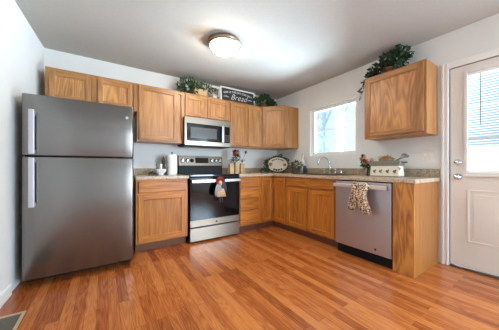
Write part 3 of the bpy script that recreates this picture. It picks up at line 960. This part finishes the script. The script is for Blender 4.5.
# leopard bow tied over the dishwasher handle
t = thing('leopard_towel', 'leopard print cloth tied in a bow over the dishwasher handle', 'towel', (W - 28.4, -86.6, 31.9), -90)
t.scale = (.88, .9, .92)
m = MB(); m.tube([(-4.2, .2, .5), (-2.4, -.4, 1.1), (0, -.6, .8), (2.4, -.4, 1.0), (4.2, .1, .2)], [.6, 1.5, 1.2, 1.6, .7], 12)
m.build('knot', M['leopard'], t)
def cl2(*a, **k): return cloth(*a, **k)
cl2([(.8, -1.4, 2.6, -.2), (-1.5, -1.8, 2.0, -.9), (-4.0, -2.2, 2.0, -1.1), (-6.8, -3.1, 2.3, -.9), (-9, -3.9, 2.2, -.6), (-11.0, -4.2, 1.5, -.4)], .3, M['leopard'], 'tail', t, 2, .9, 2.5)
cl2([(.8, 1.6, 2.6, -.2), (-1.5, 1.4, 2.2, -.9), (-4.0, 1.5, 2.2, -1.2), (-6.8, 2.0, 2.4, -1.0), (-9.5, 2.9, 2.7, -.7), (-11.6, 3.4, 2.2, -.4)], .3, M['leopard'], 'tail', t, 5, .9, 2.5)
cl2([(1.2, .8, 3.2, -1.1), (-1.2, .5, 3.4, -1.7), (-3.6, .3, 2.4, -1.7), (-5.0, .1, 1.4, -1.5)], .3, M['leopard'], 'loop', t, 3, .8, 3)
m = MB()
for a in (-.5, .3, 1.0):
    m.tube([(-4.4 + a, -.4, -10.8), (-4.9 + a, -.4, -12.6), (-4.6 + a * 1.5, -.4, -14.4)], .07, 5)
m.build('fringe', M['tancloth'], t)

# ------------------------------------------------------------------ ceiling lamp
t = thing('ceiling_light', 'flush frosted-glass ceiling lamp with bronze ring, lit', 'lamp', (67.8, -50.6, H))
m = MB(); m.lathe([(6.4, -.02), (7.3, -.3), (7.4, -1.2), (6.9, -2.0), (6.3, -2.2), (6.2, -1.6)], (0, 0, 0), 40)
m.build('base_ring', M['nickel'], t)
prof = [(6.15, -1.7)]
for k in range(1, 9):
    a = PI / 2 * k / 9
    prof.append((6.15 * math.cos(a), -1.7 - 3.6 * math.sin(a)))
prof.append((.25, -5.3))
MB().lathe(prof, (0, 0, 0), 36).build('glass_dome', M['lampglass'], t)
MB().lathe([(.15, -5.25), (.5, -5.4), (.45, -5.7), (.15, -6.1)], (0, 0, 0), 12).build('finial', M['nickel'], t)

# ------------------------------------------------------------------ wall plate, floor register
t = thing('switch_plate', 'cream switch plate on the wall between cabinet and door', 'switch', (W, -101.2, 46.1), -90)
MB().box(-2.6, 2.6, -.01, -.25, -2.25, 2.25, .1).build('plate', M['switch'], t)
for x in (-1.2, 1.2):
    MB().box(x - .45, x + .45, -.24, -.42, -.9, .9, .08).build('rocker', M['trim'], t)
t = thing('floor_register', 'tan framed floor vent by the left wall', 'vent', (-.4, -52.0, 0))
m = MB()
for q in ((-1.6, 5.6, 0, -.75), (-1.6, 5.6, -13, -13.75), (-1.6, -.85, -.75, -13), (4.85, 5.6, -.75, -13)):
    m.box(q[0], q[1], q[2], q[3], .02, .28, .06)
m.build('frame', M['ventframe'], t)
box('duct', M['ventdark'], -.85, 4.85, -.75, -13, .01, .06, t)
m = MB()
for k in range(17): m.box(-.85, 4.85, -1.1 - k * .7, -1.35 - k * .7, .06, .2)
m.build('louvre', mat('register_louvre', (112, 100, 86), .5), t)

# ------------------------------------------------------------------ sign over the cabinets
TOP = UT + .03
def text(body, size, loc, mm, parent, shear=0, name='lettering', arc=None, depth=.02, offset=0, wmax=None):
    objs = []
    c = bpy.data.curves.new(name, 'FONT')
    c.body = body; c.size = size * I; c.align_x = 'CENTER'; c.shear = shear; c.extrude = depth * I; c.resolution_u = 3; c.offset = offset * I
    o = bpy.data.objects.new(name, c); COL.objects.link(o)
    bpy.context.view_layer.update()
    me = bpy.data.meshes.new_from_object(o.evaluated_get(bpy.context.evaluated_depsgraph_get()))
    bpy.data.objects.remove(o)
    xs = [v.co.x for v in me.vertices]
    wd = max(xs) - min(xs)
    k = (wmax * I / wd) if wmax else 1
    for v in me.vertices:
        x, y, z = v.co.x * k, v.co.y, v.co.z
        if arc: y -= (x / I) ** 2 * arc * I
        v.co = (x, -z, y)
    me.materials.append(mm)
    o = bpy.data.objects.new(name, me); COL.objects.link(o); o.parent = parent
    o.location = Vector(loc) * I
    return o
t = thing('bread_sign', 'white framed black chalkboard sign reading Bread on the cabinet tops', 'sign', (99.9, -8.4, TOP))
t.rotation_euler = (math.radians(-4), 0, 0)
SWd, SH = 27.2, 10.0
m = MB()
for q in ((-SWd / 2, SWd / 2, 0, .9), (-SWd / 2, SWd / 2, SH - .9, SH), (-SWd / 2, -SWd / 2 + .9, .9, SH - .9), (SWd / 2 - .9, SWd / 2, .9, SH - .9)):
    m.box(q[0], q[1], 0, -.8, q[2], q[3], .06)
m.build('frame', M['white'], t)
box('board', M['chalk'], -SWd / 2 + .85, SWd / 2 - .85, -.1, -.5, .85, SH - .85, t)
text('GIVE US THIS DAY OUR DAILY', 1.9, (0, -.53, 6.9), M['white'], t, 0, arc=.011, wmax=22.5)
text('Bread', 5.6, (.2, -.53, 2.2), M['white'], t, .45, wmax=13.5, depth=.03, offset=-.1)
for s in (-1, 1): MB().tube([(s * 7.6, -.55, 3.4), (s * 9.2, -.55, 3.9), (s * 11.2, -.55, 3.5)], [.1, .22, .1], 6).build('flourish', M['white'], t)

# ------------------------------------------------------------------ plants
def foliage(m, c, rad, n, ls, seed, up=.3, zmin=None, wid=.55):
    random.seed(seed)
    for k in range(n):
        while True:
            p = Vector([random.uniform(-1, 1) for _ in range(3)])
            if p.length < 1: break
        q = Vector((c[0] + p.x * rad[0], c[1] + p.y * rad[1], c[2] + p.z * rad[2]))
        if zmin is not None and q.z < zmin: q.z = zmin + random.random()
        d = Vector((p.x * rad[0], p.y * rad[1], p.z * rad[2] + up * max(rad))) + Vector([random.uniform(-1, 1) for _ in range(3)]) * max(rad) * .6
        l = ls * random.uniform(.6, 1.2)
        m.leaf(q, d, l, l * wid * random.uniform(.8, 1.2), random.uniform(-.9, .9), random.uniform(0, .4))
    return m
def sprig(ms, mst, base, d, length, n, ls, seed, droop=.3, wid=.4):
    random.seed(seed)
    d = Vector(d).normalized(); b = Vector(base); pts = []
    for k in range(6):
        u = k / 5
        pts.append(b + d * length * u - Vector((0, 0, 1)) * droop * length * u * u)
    mst.tube(pts, [.09] * 5 + [.04], 5)
    for k in range(n):
        u = .15 + .85 * k / n
        i = min(4, int(u * 5)); p = pts[i].lerp(pts[i + 1], u * 5 - i)
        a = random.uniform(0, 2 * PI)
        s = d.orthogonal().normalized(); s.rotate(Matrix.Rotation(a, 3, d))
        ms.leaf(p, s + d * .7, ls * random.uniform(.7, 1.2), ls * wid, random.uniform(-1, 1))

# greenery basket over the microwave
t = thing('greenery_basket', 'tan basket of trailing grey-green leaves above the microwave', 'plant', (70.5, -7.4, TOP), 0, 'greenery on the cabinet tops')
m = MB(); m.hexa([(-1.5, 1.8, 0), (5.6, 1.8, 0), (5.6, -2.6, 0), (-1.5, -2.6, 0), (-2.1, 2.3, 4.2), (6.2, 2.3, 4.2), (6.2, -3.1, 4.2), (-2.1, -3.1, 4.2)])
for z in (.8, 1.8, 2.8, 3.9): m.box(-2.15, 6.2, -3.25, -2.7, z, z + .4, .1)
m.build('basket', M['basket'], t)
m1, m2 = MB(), MB()
foliage(m1, (-4.5, 0, 5.2), (6.4, 4, 5.0), 180, 2.7, 11, .5, .6)
foliage(m1, (4.5, -.5, 5.6), (7.6, 3.4, 2.6), 150, 2.4, 12, .4, 2.5)
for k, (dx, dz, l) in enumerate(((-.9, .5, 9), (-.5, 1, 10), (-.2, 1.4, 9.3), (-.1, 1.3, 8.8), (.5, .8, 8), (.9, .5, 9), (1, .2, 12), (-1, .15, 11), (.2, 1.0, 8.5))):
    sprig(m1, m2, (-4.5 + k * .8, -.5, 3.2), (dx, -.15, dz), l, 16, 2.0, 20 + k, .15)
for k, x in enumerate((-3.2, -1.8)):
    sprig(m1, m2, (x, -4.6, 1.2), (.1, -.6, -.05), 4.5, 7, 1.5, 50 + k, .7)
m1.build('foliage', M['leafsage'], t, False); m2.build('stems', M['stem'], t)
m = MB(); foliage(m, (-4.0, -.5, 4.2), (6.0, 4.0, 3.8), 130, 2.6, 14, .3, .8); m.build('dark_leaves', M['leafdark'], t, False)
m = MB()
for k, (x, z) in enumerate(((-7.0, 4.2), (-6.2, 2.6), (3, 6), (9.5, 3.0))):
    for a in range(6): m.leaf((x, -3.4, z), (math.cos(a), -.6, math.sin(a)), 1.3, .8, a)
m.build('white_blossom', M['white'], t, False)

# small white lantern beside it
t = thing('white_lantern', 'small whitewashed open lantern between greenery basket and sign', 'lantern', (83.4, -6.6, TOP))
box('base', M['cream'], -2.2, 2.2, -2, 2, 0, .7, t, .1)
for sx in (-1, 1):
    for sy in (-1, 1): box('post', M['cream'], sx * 1.9 - .25, sx * 1.9 + .25, sy * 1.7 - .25, sy * 1.7 + .25, .7, 7.6, t)
m = MB(); m.hexa([(-2.3, -2.1, 7.6), (2.3, -2.1, 7.6), (2.3, 2.1, 7.6), (-2.3, 2.1, 7.6), (-1.2, -1.1, 9.0), (1.2, -1.1, 9.0), (1.2, 1.1, 9.0), (-1.2, 1.1, 9.0)]); m.build('roof', M['cream'], t)
MB().lathe([(1, .72), (1, 4.2), (.9, 4.4), (.1, 4.4)], (0, 0, 0), 14).build('candle', M['white'], t)
m = MB(); foliage(m, (-.3, -2.6, 4), (1.8, .6, 3), 26, 1.5, 31, .2, 1.0); m.build('leaf_garland', M['leafsage'], t, False)

# leafy plant over the corner
def potted(label, loc, rz, blobs, mm, seed, ls, pot=(2.6, 3.6), vines=()):
    t = thing('potted_plant', label, 'plant', loc, rz, 'greenery on the cabinet tops')
    r, h = pot
    MB().lathe([(r * .7, 0), (r, h), (r * 1.1, h), (r * 1.1, h + .5), (r * .9, h + .5), (r * .85, h)], (0, 0, 0), 18).build('pot', M['pot'], t)
    m1, m2 = MB(), MB()
    for k, (c, rad, n) in enumerate(blobs): foliage(m1, c, rad, n, ls, seed + k, .35, .3, .7)
    for k, (b, d, l, dr) in enumerate(vines): sprig(m1, m2, b, d, l, 14, ls * .9, seed + 40 + k, dr, .7)
    for k in range(6):
        a = k * PI / 3
        m2.tube([(0, 0, h), (math.cos(a) * 1.5, math.sin(a) * 1.5, h + 2), (math.cos(a) * 3, math.sin(a) * 3, h + 2.5)], .1, 5)
    m1.build('foliage', mm, t, False); m2.build('stems', M['stem'], t)
    return t
potted('bushy dark green leafy plant on the corner cabinet right of the sign', (121.4, -9.5, TOP), 0,
       [((-5.4, 0, 3.4), (3.8, 3.5, 2.8), 110), ((.6, 0, 5.6), (4.4, 3.5, 4.0), 170), ((5.2, -1, 3.4), (3.6, 3, 2.8), 110), ((5.6, -4.5, 1.6), (1.6, 1.6, 1.8), 40)], M['leaf'], 61, 2.5, (2.2, 2.6))
potted('trailing ivy with dark green leaves on the cabinet near the door', (W - 7.0, -88.0, TOP), -90,
       [((-3.4, 0, 3.6), (4.0, 3.8, 3.4), 130), ((1.2, 0, 5.6), (4.6, 3.8, 4.2), 190), ((5.2, 0, 7.2), (3.0, 2.8, 4.0), 110), ((-6.8, -1, 1.6), (1.8, 2.5, 1.6), 40)], M['leafdark'], 81, 2.4, (2.4, 2.8),
       [((2, 0, 6), (.5, -.1, 1), 5.6, .05), ((5, 0, 5), (1, 0, .45), 5, .25), ((-5, 0, 3), (-.9, -.5, .2), 5, .5), ((-7.8, -1, 1.4), (-.6, -.3, .1), 4.2, 2.6), ((-7.6, -2.5, 1.2), (-.8, -.2, .0), 4.4, 1.8), ((3, 0, 6), (.9, 0, .9), 6.0, .0)])

# ------------------------------------------------------------------ things on the left counter
CT = CZ1 + .01
t = thing('paper_towel_roll', 'upright white paper towel roll on a stand left of the range', 'paper towel', (55.8, -8.6, CT))
MB().lathe([(3.0, 0), (3.0, .35), (2.8, .5), (.4, .5)], (0, 0, 0), 24).build('stand_base', M['white'], t)
MB().lathe([(.8, .55), (2.65, .55), (2.7, .7), (2.7, 11.2), (2.6, 11.4), (.8, 11.4)], (0, 0, 0), 32).build('roll', M['paper'], t)
MB().lathe([(.3, 11.2), (.3, 12.2), (.55, 12.5), (.4, 13.0), (.1, 13.1)], (0, 0, 0), 12).build('post', M['fridge_side'], t)
t = thing('roll_shade_form', 'slim dark grey mill standing just left of the paper towel', 'mill', (51.6, -6.0, CT))  # added form standing in for the dark shade beside the roll
MB().lathe([(1.1, 0), (1.1, .5), (.8, 2), (.7, 5), (1.0, 6.6), (.7, 7.2)], (0, 0, 0), 16).build('body', M['fridge_side'], t)
MB().lathe([(.7, 7.25), (1.0, 8), (.85, 9.2), (.3, 9.6), (.35, 10.1), (.1, 10.2)], (0, 0, 0), 16).build('cap', M['fridge_side'], t)
t = thing('mortar_bowl', 'white flared ceramic bowl on the counter beside the refrigerator', 'bowl', (48.6, -13.0, CT))
m = MB(); m.lathe([(1.6, 0), (1.7, .3), (1.5, .7), (2.4, 1.5), (3.3, 3.2), (3.45, 3.4), (3.1, 3.3), (2.2, 1.7), (.2, 1.2)], (0, 0, 0), 24); m.build('bowl', M['ceramic'], t)
t = thing('white_candle', 'white pillar candle standing in the flared white bowl', 'candle', (48.8, -12.8, CT + 1.35))
m = MB(); m.lathe([(.75, 0), (.75, 4.6), (.6, 4.8), (.1, 4.7)], (0, 0, 0), 14); m.build('wax', M['white'], t)
MB().tube([(0, 0, 4.7), (.05, 0, 5.1)], .06, 5).build('wick', M['iron'], t)
for k, (x, y, l, lab) in enumerate(((-1.6, .3, 5.2, 'dark green sprig left of the candle in the white bowl'), (1.5, -.2, 4.6, 'dark green sprig right of the candle in the white bowl'))):
    t = thing('green_sprig', lab, 'sprig', (48.8 + x, -12.8 + y, CT + 2.0), 0, 'sprigs in the white bowl')
    m1, m2 = MB(), MB(); sprig(m1, m2, (0, 0, 0), (.1 * (1 if x > 0 else -1), 0, 1), l, 14, 1.3, 90 + k, 0)
    m1.build('leaves', M['leaf'], t, False); m2.build('stem', M['stem'], t)
t = thing('dark_leaf_spray', 'flat dark leaf spray lying against the left side of the white bowl', 'sprig', (44.9, -13.2, CT))
m1, m2 = MB(), MB()
for k, a in enumerate((-.9, -.2, .5)): sprig(m1, m2, (1.2, a, .2), (-1, a * .2, .75), 3.4, 8, 1.3, 130 + k, .1)
foliage(m1, (-.4, 0, .9), (1.6, 1.4, .8), 24, 1.2, 140, .2, .1)
m1.build('leaves', M['leafdark'], t, False); m2.build('stem', M['stem'], t)

# three wooden block vases right of the range
vb = [(93.7, -9.6, 2.9, 6.2, 'tan wooden block vase nearest the range'), (97.7, -9.9, 3.0, 7.8, 'tall tan wooden block vase in the middle of three'), (102.2, -9.6, 2.7, 6.8, 'tan wooden block vase on the right of three')]
for x, y, wd, h, lab in vb:
    t = thing('block_vase', lab + ', right of the range', 'vase', (x, y, CT), 0, 'wooden block vases')
    m = MB(); r = wd / 2; m.box(-r, r, -r, r, 0, h, .15); m.build('block', M['woodblock'], t)
    MB().lathe([(1.0, h), (1.05, h + .4), (.8, h + .4), (.75, h)], (0, 0, 0), 14).build('neck', M['woodblock'], t)
for k, (x, z, lab) in enumerate(((93.7, 6.7, 'green sprigs with pale flowers in the block vase nearest the range'), (102.2, 7.3, 'green sprig with a dark plum flower in the right block vase'))):
    t = thing('flower_sprig', lab, 'flowers', (x, -9.8, CT + z), 0, 'flowers in the block vases')
    m1, m2 = MB(), MB()
    for j, dx in enumerate((-.7, -.1, .6)): sprig(m1, m2, (0, 0, 0), (dx, -.2, 1), 3.0, 9, 1.2, 150 + k * 5 + j, .15)
    if k == 1: m2.tube([(0, 0, 0), (1.0, -.2, 3.5), (2.6, -.3, 7.2)], .1, 5)
    m1.build('leaves', M['leaf'], t, False); m2.build('stem', M['stem'], t)
    m = MB()
    if k == 0:
        for c in ((-1.6, -.6, 2.4), (-.6, -.7, 3.0)):
            for a in range(6): m.leaf(c, (math.cos(a), -.4, math.sin(a)), .8, .5, a)
        m.build('pale_petals', M['pinkpetal'], t, False)
    else:
        for a in range(14): m.leaf((2.6, -.3, 7.3), (math.cos(a * 1.3), -.5 + .2 * (a % 3), math.sin(a * 1.3)), 1.4, .9, a)
        m.build('plum_petals', M['purple'], t, False)
t = thing('burgundy_flower', 'big burgundy flower with orange centre in the tall middle block vase', 'flowers', (97.7, -9.9, CT + 8.25), 0, 'flowers in the block vases')
MB().tube([(0, 0, 0), (-.4, -.2, 2), (-.8, -.4, 5)], .14, 6).build('stem', M['stem'], t)
fc = Vector((-.9, -.8, 5.4))
m = MB()
for r_, n, l in ((0, 16, 4.2), (1, 14, 3.3), (2, 10, 2.2)):
    for a in range(n):
        th = a * 2 * PI / n + r_ * .2
        m.leaf(fc + Vector((0, -.25 * r_, 0)), (math.cos(th), -.35 - .3 * r_, math.sin(th)), l * (.8 + .35 * ((a * 7) % 5) / 4), 1.5, th * .5, .05)
m.build('petals', M['burgundy'], t, False)
MB().lathe([(.1, .2), (1.3, 0), (1.2, -.8), (.2, -1.2)], (fc.x, fc.y - .3, fc.z), 14, 'y').build('flower_centre', M['orange'], t)
m = MB(); foliage(m, (-.6, -.3, 2.4), (3.0, 1.2, 2.2), 50, 1.8, 170, .1); m.build('leaves', M['leafdark'], t, False)

# oval platter in the corner, on an iron stand
t = thing('oval_platter', 'cream oval platter on a black iron stand in the counter corner', 'platter', (128.6, -16.2, CT), -42)
m = MB()
PA, PB, pz = 7.2, 5.2, 6.2
def ell(m, a, b, y0, y1, z, seg=40):
    m.lathe([(.01, y0), (.72, y0), (.80, y0 - .08), (.97, y0 - .55), (1.0, y0 - .5), (1.0, y0 - .3), (.8, y1), (.01, y1)], (0, 0, z), seg, 'y', a, b)
m.lathe([(.01, 0.1), (.72, 0.1), (.80, 0.0), (.97, -.5), (1.0, -.42), (1.0, -.25), (.8, .35), (.01, .4)], (0, 0, pz), 44, 'y', PA, PB)
pl = m.build('plate', M['plate'], t)
m = MB()
for k in range(44):
    pass
pts = [(PA * 1.03 * math.cos(2 * PI * k / 40), .05, pz + PB * 1.03 * math.sin(2 * PI * k / 40)) for k in range(41)]
m.tube(pts, .5, 8, False)
m.build('rim', M['iron'], pl)
m = MB()
for a in (62, 118, 80, 100, 242, 262, 280, 300, 45, 135):
    r = math.radians(a); x, z = PA * .74 * math.cos(r), pz + PB * .76 * math.sin(r)
    s = .75 if a > 200 else .55
    m.lathe([(.1, -.42), (s, -.4), (s, -.2), (.1, -.1)], (x, .0, z), 10, 'y')
m.build('dark_motif', M['iron'], pl)
m = MB()
for x, z, s in ((-5.0, .3, 1.3),):
    m.lathe([(.1, -.42), (s * .8, -.4), (s, -.3), (s, -.1), (.1, 0)], (x, .0, pz + z), 12, 'y')
m.build('painted_fruit', M['platebrown'], pl)
MB().lathe([(.1, -.42), (.9, -.4), (1.1, -.3), (1.1, -.1), (.1, 0)], (5.1, .0, pz - .2), 12, 'y').build('painted_fruit', M['platebrown'], pl)
m = MB(); random.seed(7)
for k in range(70):
    a = math.radians(-25 + 230 * k / 69)
    m.leaf((PA * 1.04 * math.cos(a), .5, pz + PB * 1.04 * math.sin(a)), (math.cos(a) + random.uniform(-.8, .8), random.uniform(-.5, .5), math.sin(a) + random.uniform(-.8, .8)), random.uniform(1.2, 2.3), 1.0, random.uniform(-1, 1))
m.build('leaf_trim', M['leafdark'], t, False)
m = MB()
for s in (-1, 1):
    m.tube([(s * 4, 2.8, 0.12), (s * 4, .6, .2), (s * 4, -1.0, .3), (s * 4.1, -1.3, 1.2), (s * 4.4, -1.0, 1.6)], .2, 6)
    m.tube([(s * 4, .7, .2), (s * 4, 1.0, 6), (s * 5.0, 1.0, 9.8), (s * 7.2, .6, 10.4), (s * 8.2, .3, 9.2), (s * 7.4, .2, 8.6)], .34, 6)
    m.tube([(s * .6, .9, 11.9), (s * 3.0, .9, 11.7), (s * 5.2, .8, 10.3)], .5, 6)
m.tube([(0, .9, 12.0), (1.8, .9, 13.4), (3.2, .8, 14.0), (3.4, .8, 12.9), (2.2, .8, 12.3)], .5, 6)
m.build('iron_stand', M['iron'], t)
t = thing('ivy_garland', 'dark green leaf garland on the counter left of the oval platter', 'greenery', (119.6, -12.2, CT))
m = MB(); foliage(m, (-1.2, -1.4, 1.6), (3.6, 1.8, 1.5), 80, 1.9, 180, .2, .15, .7)
foliage(m, (1.3, -.2, 5.5), (1.6, 1.2, 3.6), 80, 1.9, 182, .3, .3, .7); m.build('leaves', M['leafdark'], t, False)
m2 = MB(); m2.tube([(-3.6, -1.4, .12), (-1, -1.3, .6), (1, -.6, 1.6), (1.5, 0, 4.5), (1.8, 0, 8)], .13, 6); m2.build('vine', M['stem'], t)

# corner bottle and basket of dried stems left of the sink
t = thing('white_bottle', 'slim white bottle behind the dark dried-flower basket under the window', 'bottle', (136.6, -33.0, CT))
MB().lathe([(1.7, 0), (1.8, .3), (1.8, 6.8), (1.3, 8.4), (.85, 9.2), (.8, 12.0), (.95, 12.2), (.9, 12.8), (.2, 12.8)], (0, 0, 0), 20).build('glass_body', mat('milky_glass', (206, 204, 196), .2), t)

MB().lathe([(.7, 12.82), (.7, 13.5), (.2, 13.6)], (0, 0, 0), 12).build('stopper', M['pewter'], t)
t = thing('flower_basket', 'dark basket of brown and grey dried stems left of the sink', 'basket', (129.6, -33.6, CT))
m = MB(); m.lathe([(2.2, 0), (2.9, 2.2), (2.8, 4.0), (2.5, 4.0), (2.4, 2.2), (.2, .5)], (0, 0, 0), 18)
for z, r in ((.8, 2.55), (1.7, 2.85), (2.6, 2.98), (3.5, 2.92)):
    m.tube([(r * math.cos(2 * PI * k / 18), r * math.sin(2 * PI * k / 18), z) for k in range(19)], .16, 5, False)
m.build('basket', M['motif'], t)
m = MB(); foliage(m, (0, 0, 5), (4.4, 4.4, 2.8), 120, 2.0, 190, .5, 3.6); m.build('dried_leaves', M['stem'], t, False)
m = MB(); foliage(m, (.3, -.3, 5.6), (4.0, 4.0, 2.4), 44, 1.5, 191, .5, 3.6); m.build('pale_leaves', M['leafsage'], t, False)
t = thing('dark_jar', 'small black jar between the dried-flower basket and the sink', 'jar', (131.4, -39.6, CT))
MB().lathe([(1.0, 0), (1.2, .3), (1.2, 3.8), (.9, 4.4)], (0, 0, 0), 18).build('jar', M['iron'], t)
MB().lathe([(.95, 4.42), (1.0, 4.6), (1.0, 5.2), (.2, 5.4)], (0, 0, 0), 16).build('lid', M['fridge_side'], t)

# ------------------------------------------------------------------ cream planter box with a grey tray, right counter
t = thing('tray_box', 'cream painted box with a grey metal tray top under the wall cabinet', 'planter', (134.6, -87.4, CT), -90)
m = MB(); m.hexa([(-6.3, 2.6, .3), (6.3, 2.6, .3), (6.3, -2.8, .3), (-6.3, -2.8, .3), (-6.0, 2.4, 4.9), (6.0, 2.4, 4.9), (6.0, -2.5, 4.9), (-6.0, -2.5, 4.9)])
m.build('box', M['cream'], t)
box('plinth', M['iron'], -5.6, 5.6, -2.4, 2.3, 0, .32, t)
m = MB()
for x in (-4.3, -1.6, 1.4, 4.4):
    m.lathe([(.1, -2.62), (.55, -2.9), (.55, -2.72), (.1, -2.6)], (x, 0, 2.5), 9, 'y')
    m.box(x - .08, x + .7, -2.62, -2.86, 1.7, 1.95)
    m.box(x + .5, x + .8, -2.62, -2.8, 2.5, 3.3)
m.build('motif', M['motif'], t)
m = MB()
m.hexa([(-6.3, 2.7, 5.0), (6.3, 2.7, 5.0), (6.3, -2.9, 5.0), (-6.3, -2.9, 5.0), (-6.9, 3.2, 7.0), (6.9, 3.2, 7.0), (6.9, -3.4, 7.0), (-6.9, -3.4, 7.0)])
for q in ((-7.1, 7.1, -3.6, -3.2), (-7.1, 7.1, 3.1, 3.5), (-7.1, -6.7, -3.2, 3.1), (6.7, 7.1, -3.2, 3.1)): m.box(*q, 6.8, 7.3, .08)
tr = m.build('tray', M['pewter'], t)
m = MB(); m.tube([(6.8, -1.4, 6.6), (8.0, -1.4, 6.5), (8.4, 0, 6.4), (8.0, 1.4, 6.5), (6.8, 1.4, 6.6)], .2, 6)
m.tube([(5.9, -2.6, 4.2), (6.9, -2.8, 3.7), (6.3, -2.8, 3.1)], .22, 6)
m.build('handle', M['iron'], tr)
t = thing('dried_moss', 'clump of brown dried moss heaped on the grey tray', 'moss', (134.6, -87.0, CT + 7.05), -90)
m = MB(); random.seed(5)
m.lathe([(2.8, .02), (3.0, .7), (2.4, 1.7), (1.2, 2.4), (.1, 2.6)], (.2, 0, 0), 16, 'z', 1.1, .7)
foliage(m, (.2, 0, 1.3), (3.4, 2.2, 1.3), 150, 1.0, 200, .6, .1, .3); m.build('moss_clump', M['moss'], t, False)
for k, (dx, lab) in enumerate(((0, 'grey metal scoop leaning out of the tray, nearer the moss'), (1.7, 'grey metal scoop leaning out of the tray, nearer the door'))):
    t = thing('metal_scoop', lab, 'scoop', (134.4 - k * .5, -91.2 - dx * .6, CT + 7.1), -90, 'scoops in the tray')
    m = MB(); m.tube([(0, 0, .25), (1.6, -.2, 1.2), (3.0, -.2, 2.2 - k * .5)], .22, 7); m.build('shaft', M['pewter'], t)
    m = MB(); c = Vector((3.7, -.2, 2.7 - k * .6))
    m.lathe([(.1, .35), (.7, .2), (.95, -.3), (.75, -.35), (.5, 0), (.05, .1)], (c.x, c.y, c.z), 14, 'y', 1.25, .75); m.build('scoop_bowl', M['pewter'], t)
t = thing('coral_flowers', 'bunch of coral and pink flowers with green leaves left of the tray box', 'flowers', (135.2, -79.0, CT), -90)
MB().lathe([(1.3, 0), (1.5, .3), (1.2, 3.2), (1.45, 5.4), (1.2, 5.4), (1.0, 3.2), (.2, .5)], (.3, 0, 0), 18).build('glass_vase', M['clear'], t)
m1, m2 = MB(), MB()
for k, (dx, dz, l) in enumerate(((-.7, .8, 5), (-.3, 1, 5.5), (.2, 1, 5), (.7, .8, 4.6), (-.9, .4, 4.2), (1.0, .5, 4.6))):
    sprig(m1, m2, (.3, 0, 3.6), (dx, -.3, dz), l, 11, 2.5, 210 + k, .12, .6)
m1.build('leaves', M['leaf'], t, False); m2.build('stems', M['stem'], t)
for (x, y, z, mm, nm, l) in ((-.6, -1.6, 7.4, 'coral', 'coral_bloom', 1.3), (-3.4, -1, 8.6, 'coral', 'coral_bloom', 1.0), (-1.6, -1.2, 9.6, 'pinkpetal', 'pink_bloom', 1.0), (2.2, -1.4, 8.2, 'pinkpetal', 'pink_bloom', .9), (-2.4, -1.3, 10.2, 'motif', 'brown_bud', .9)):
    m = MB()
    for r_ in range(3):
        for a in range(8): m.leaf((x, y - .15 * r_, z), (math.cos(a * PI / 4 + r_), -.3 - .5 * r_, math.sin(a * PI / 4 + r_)), 1.5 * l * (1 - .2 * r_), l, a)
    m.build(nm, M[mm], t, False)
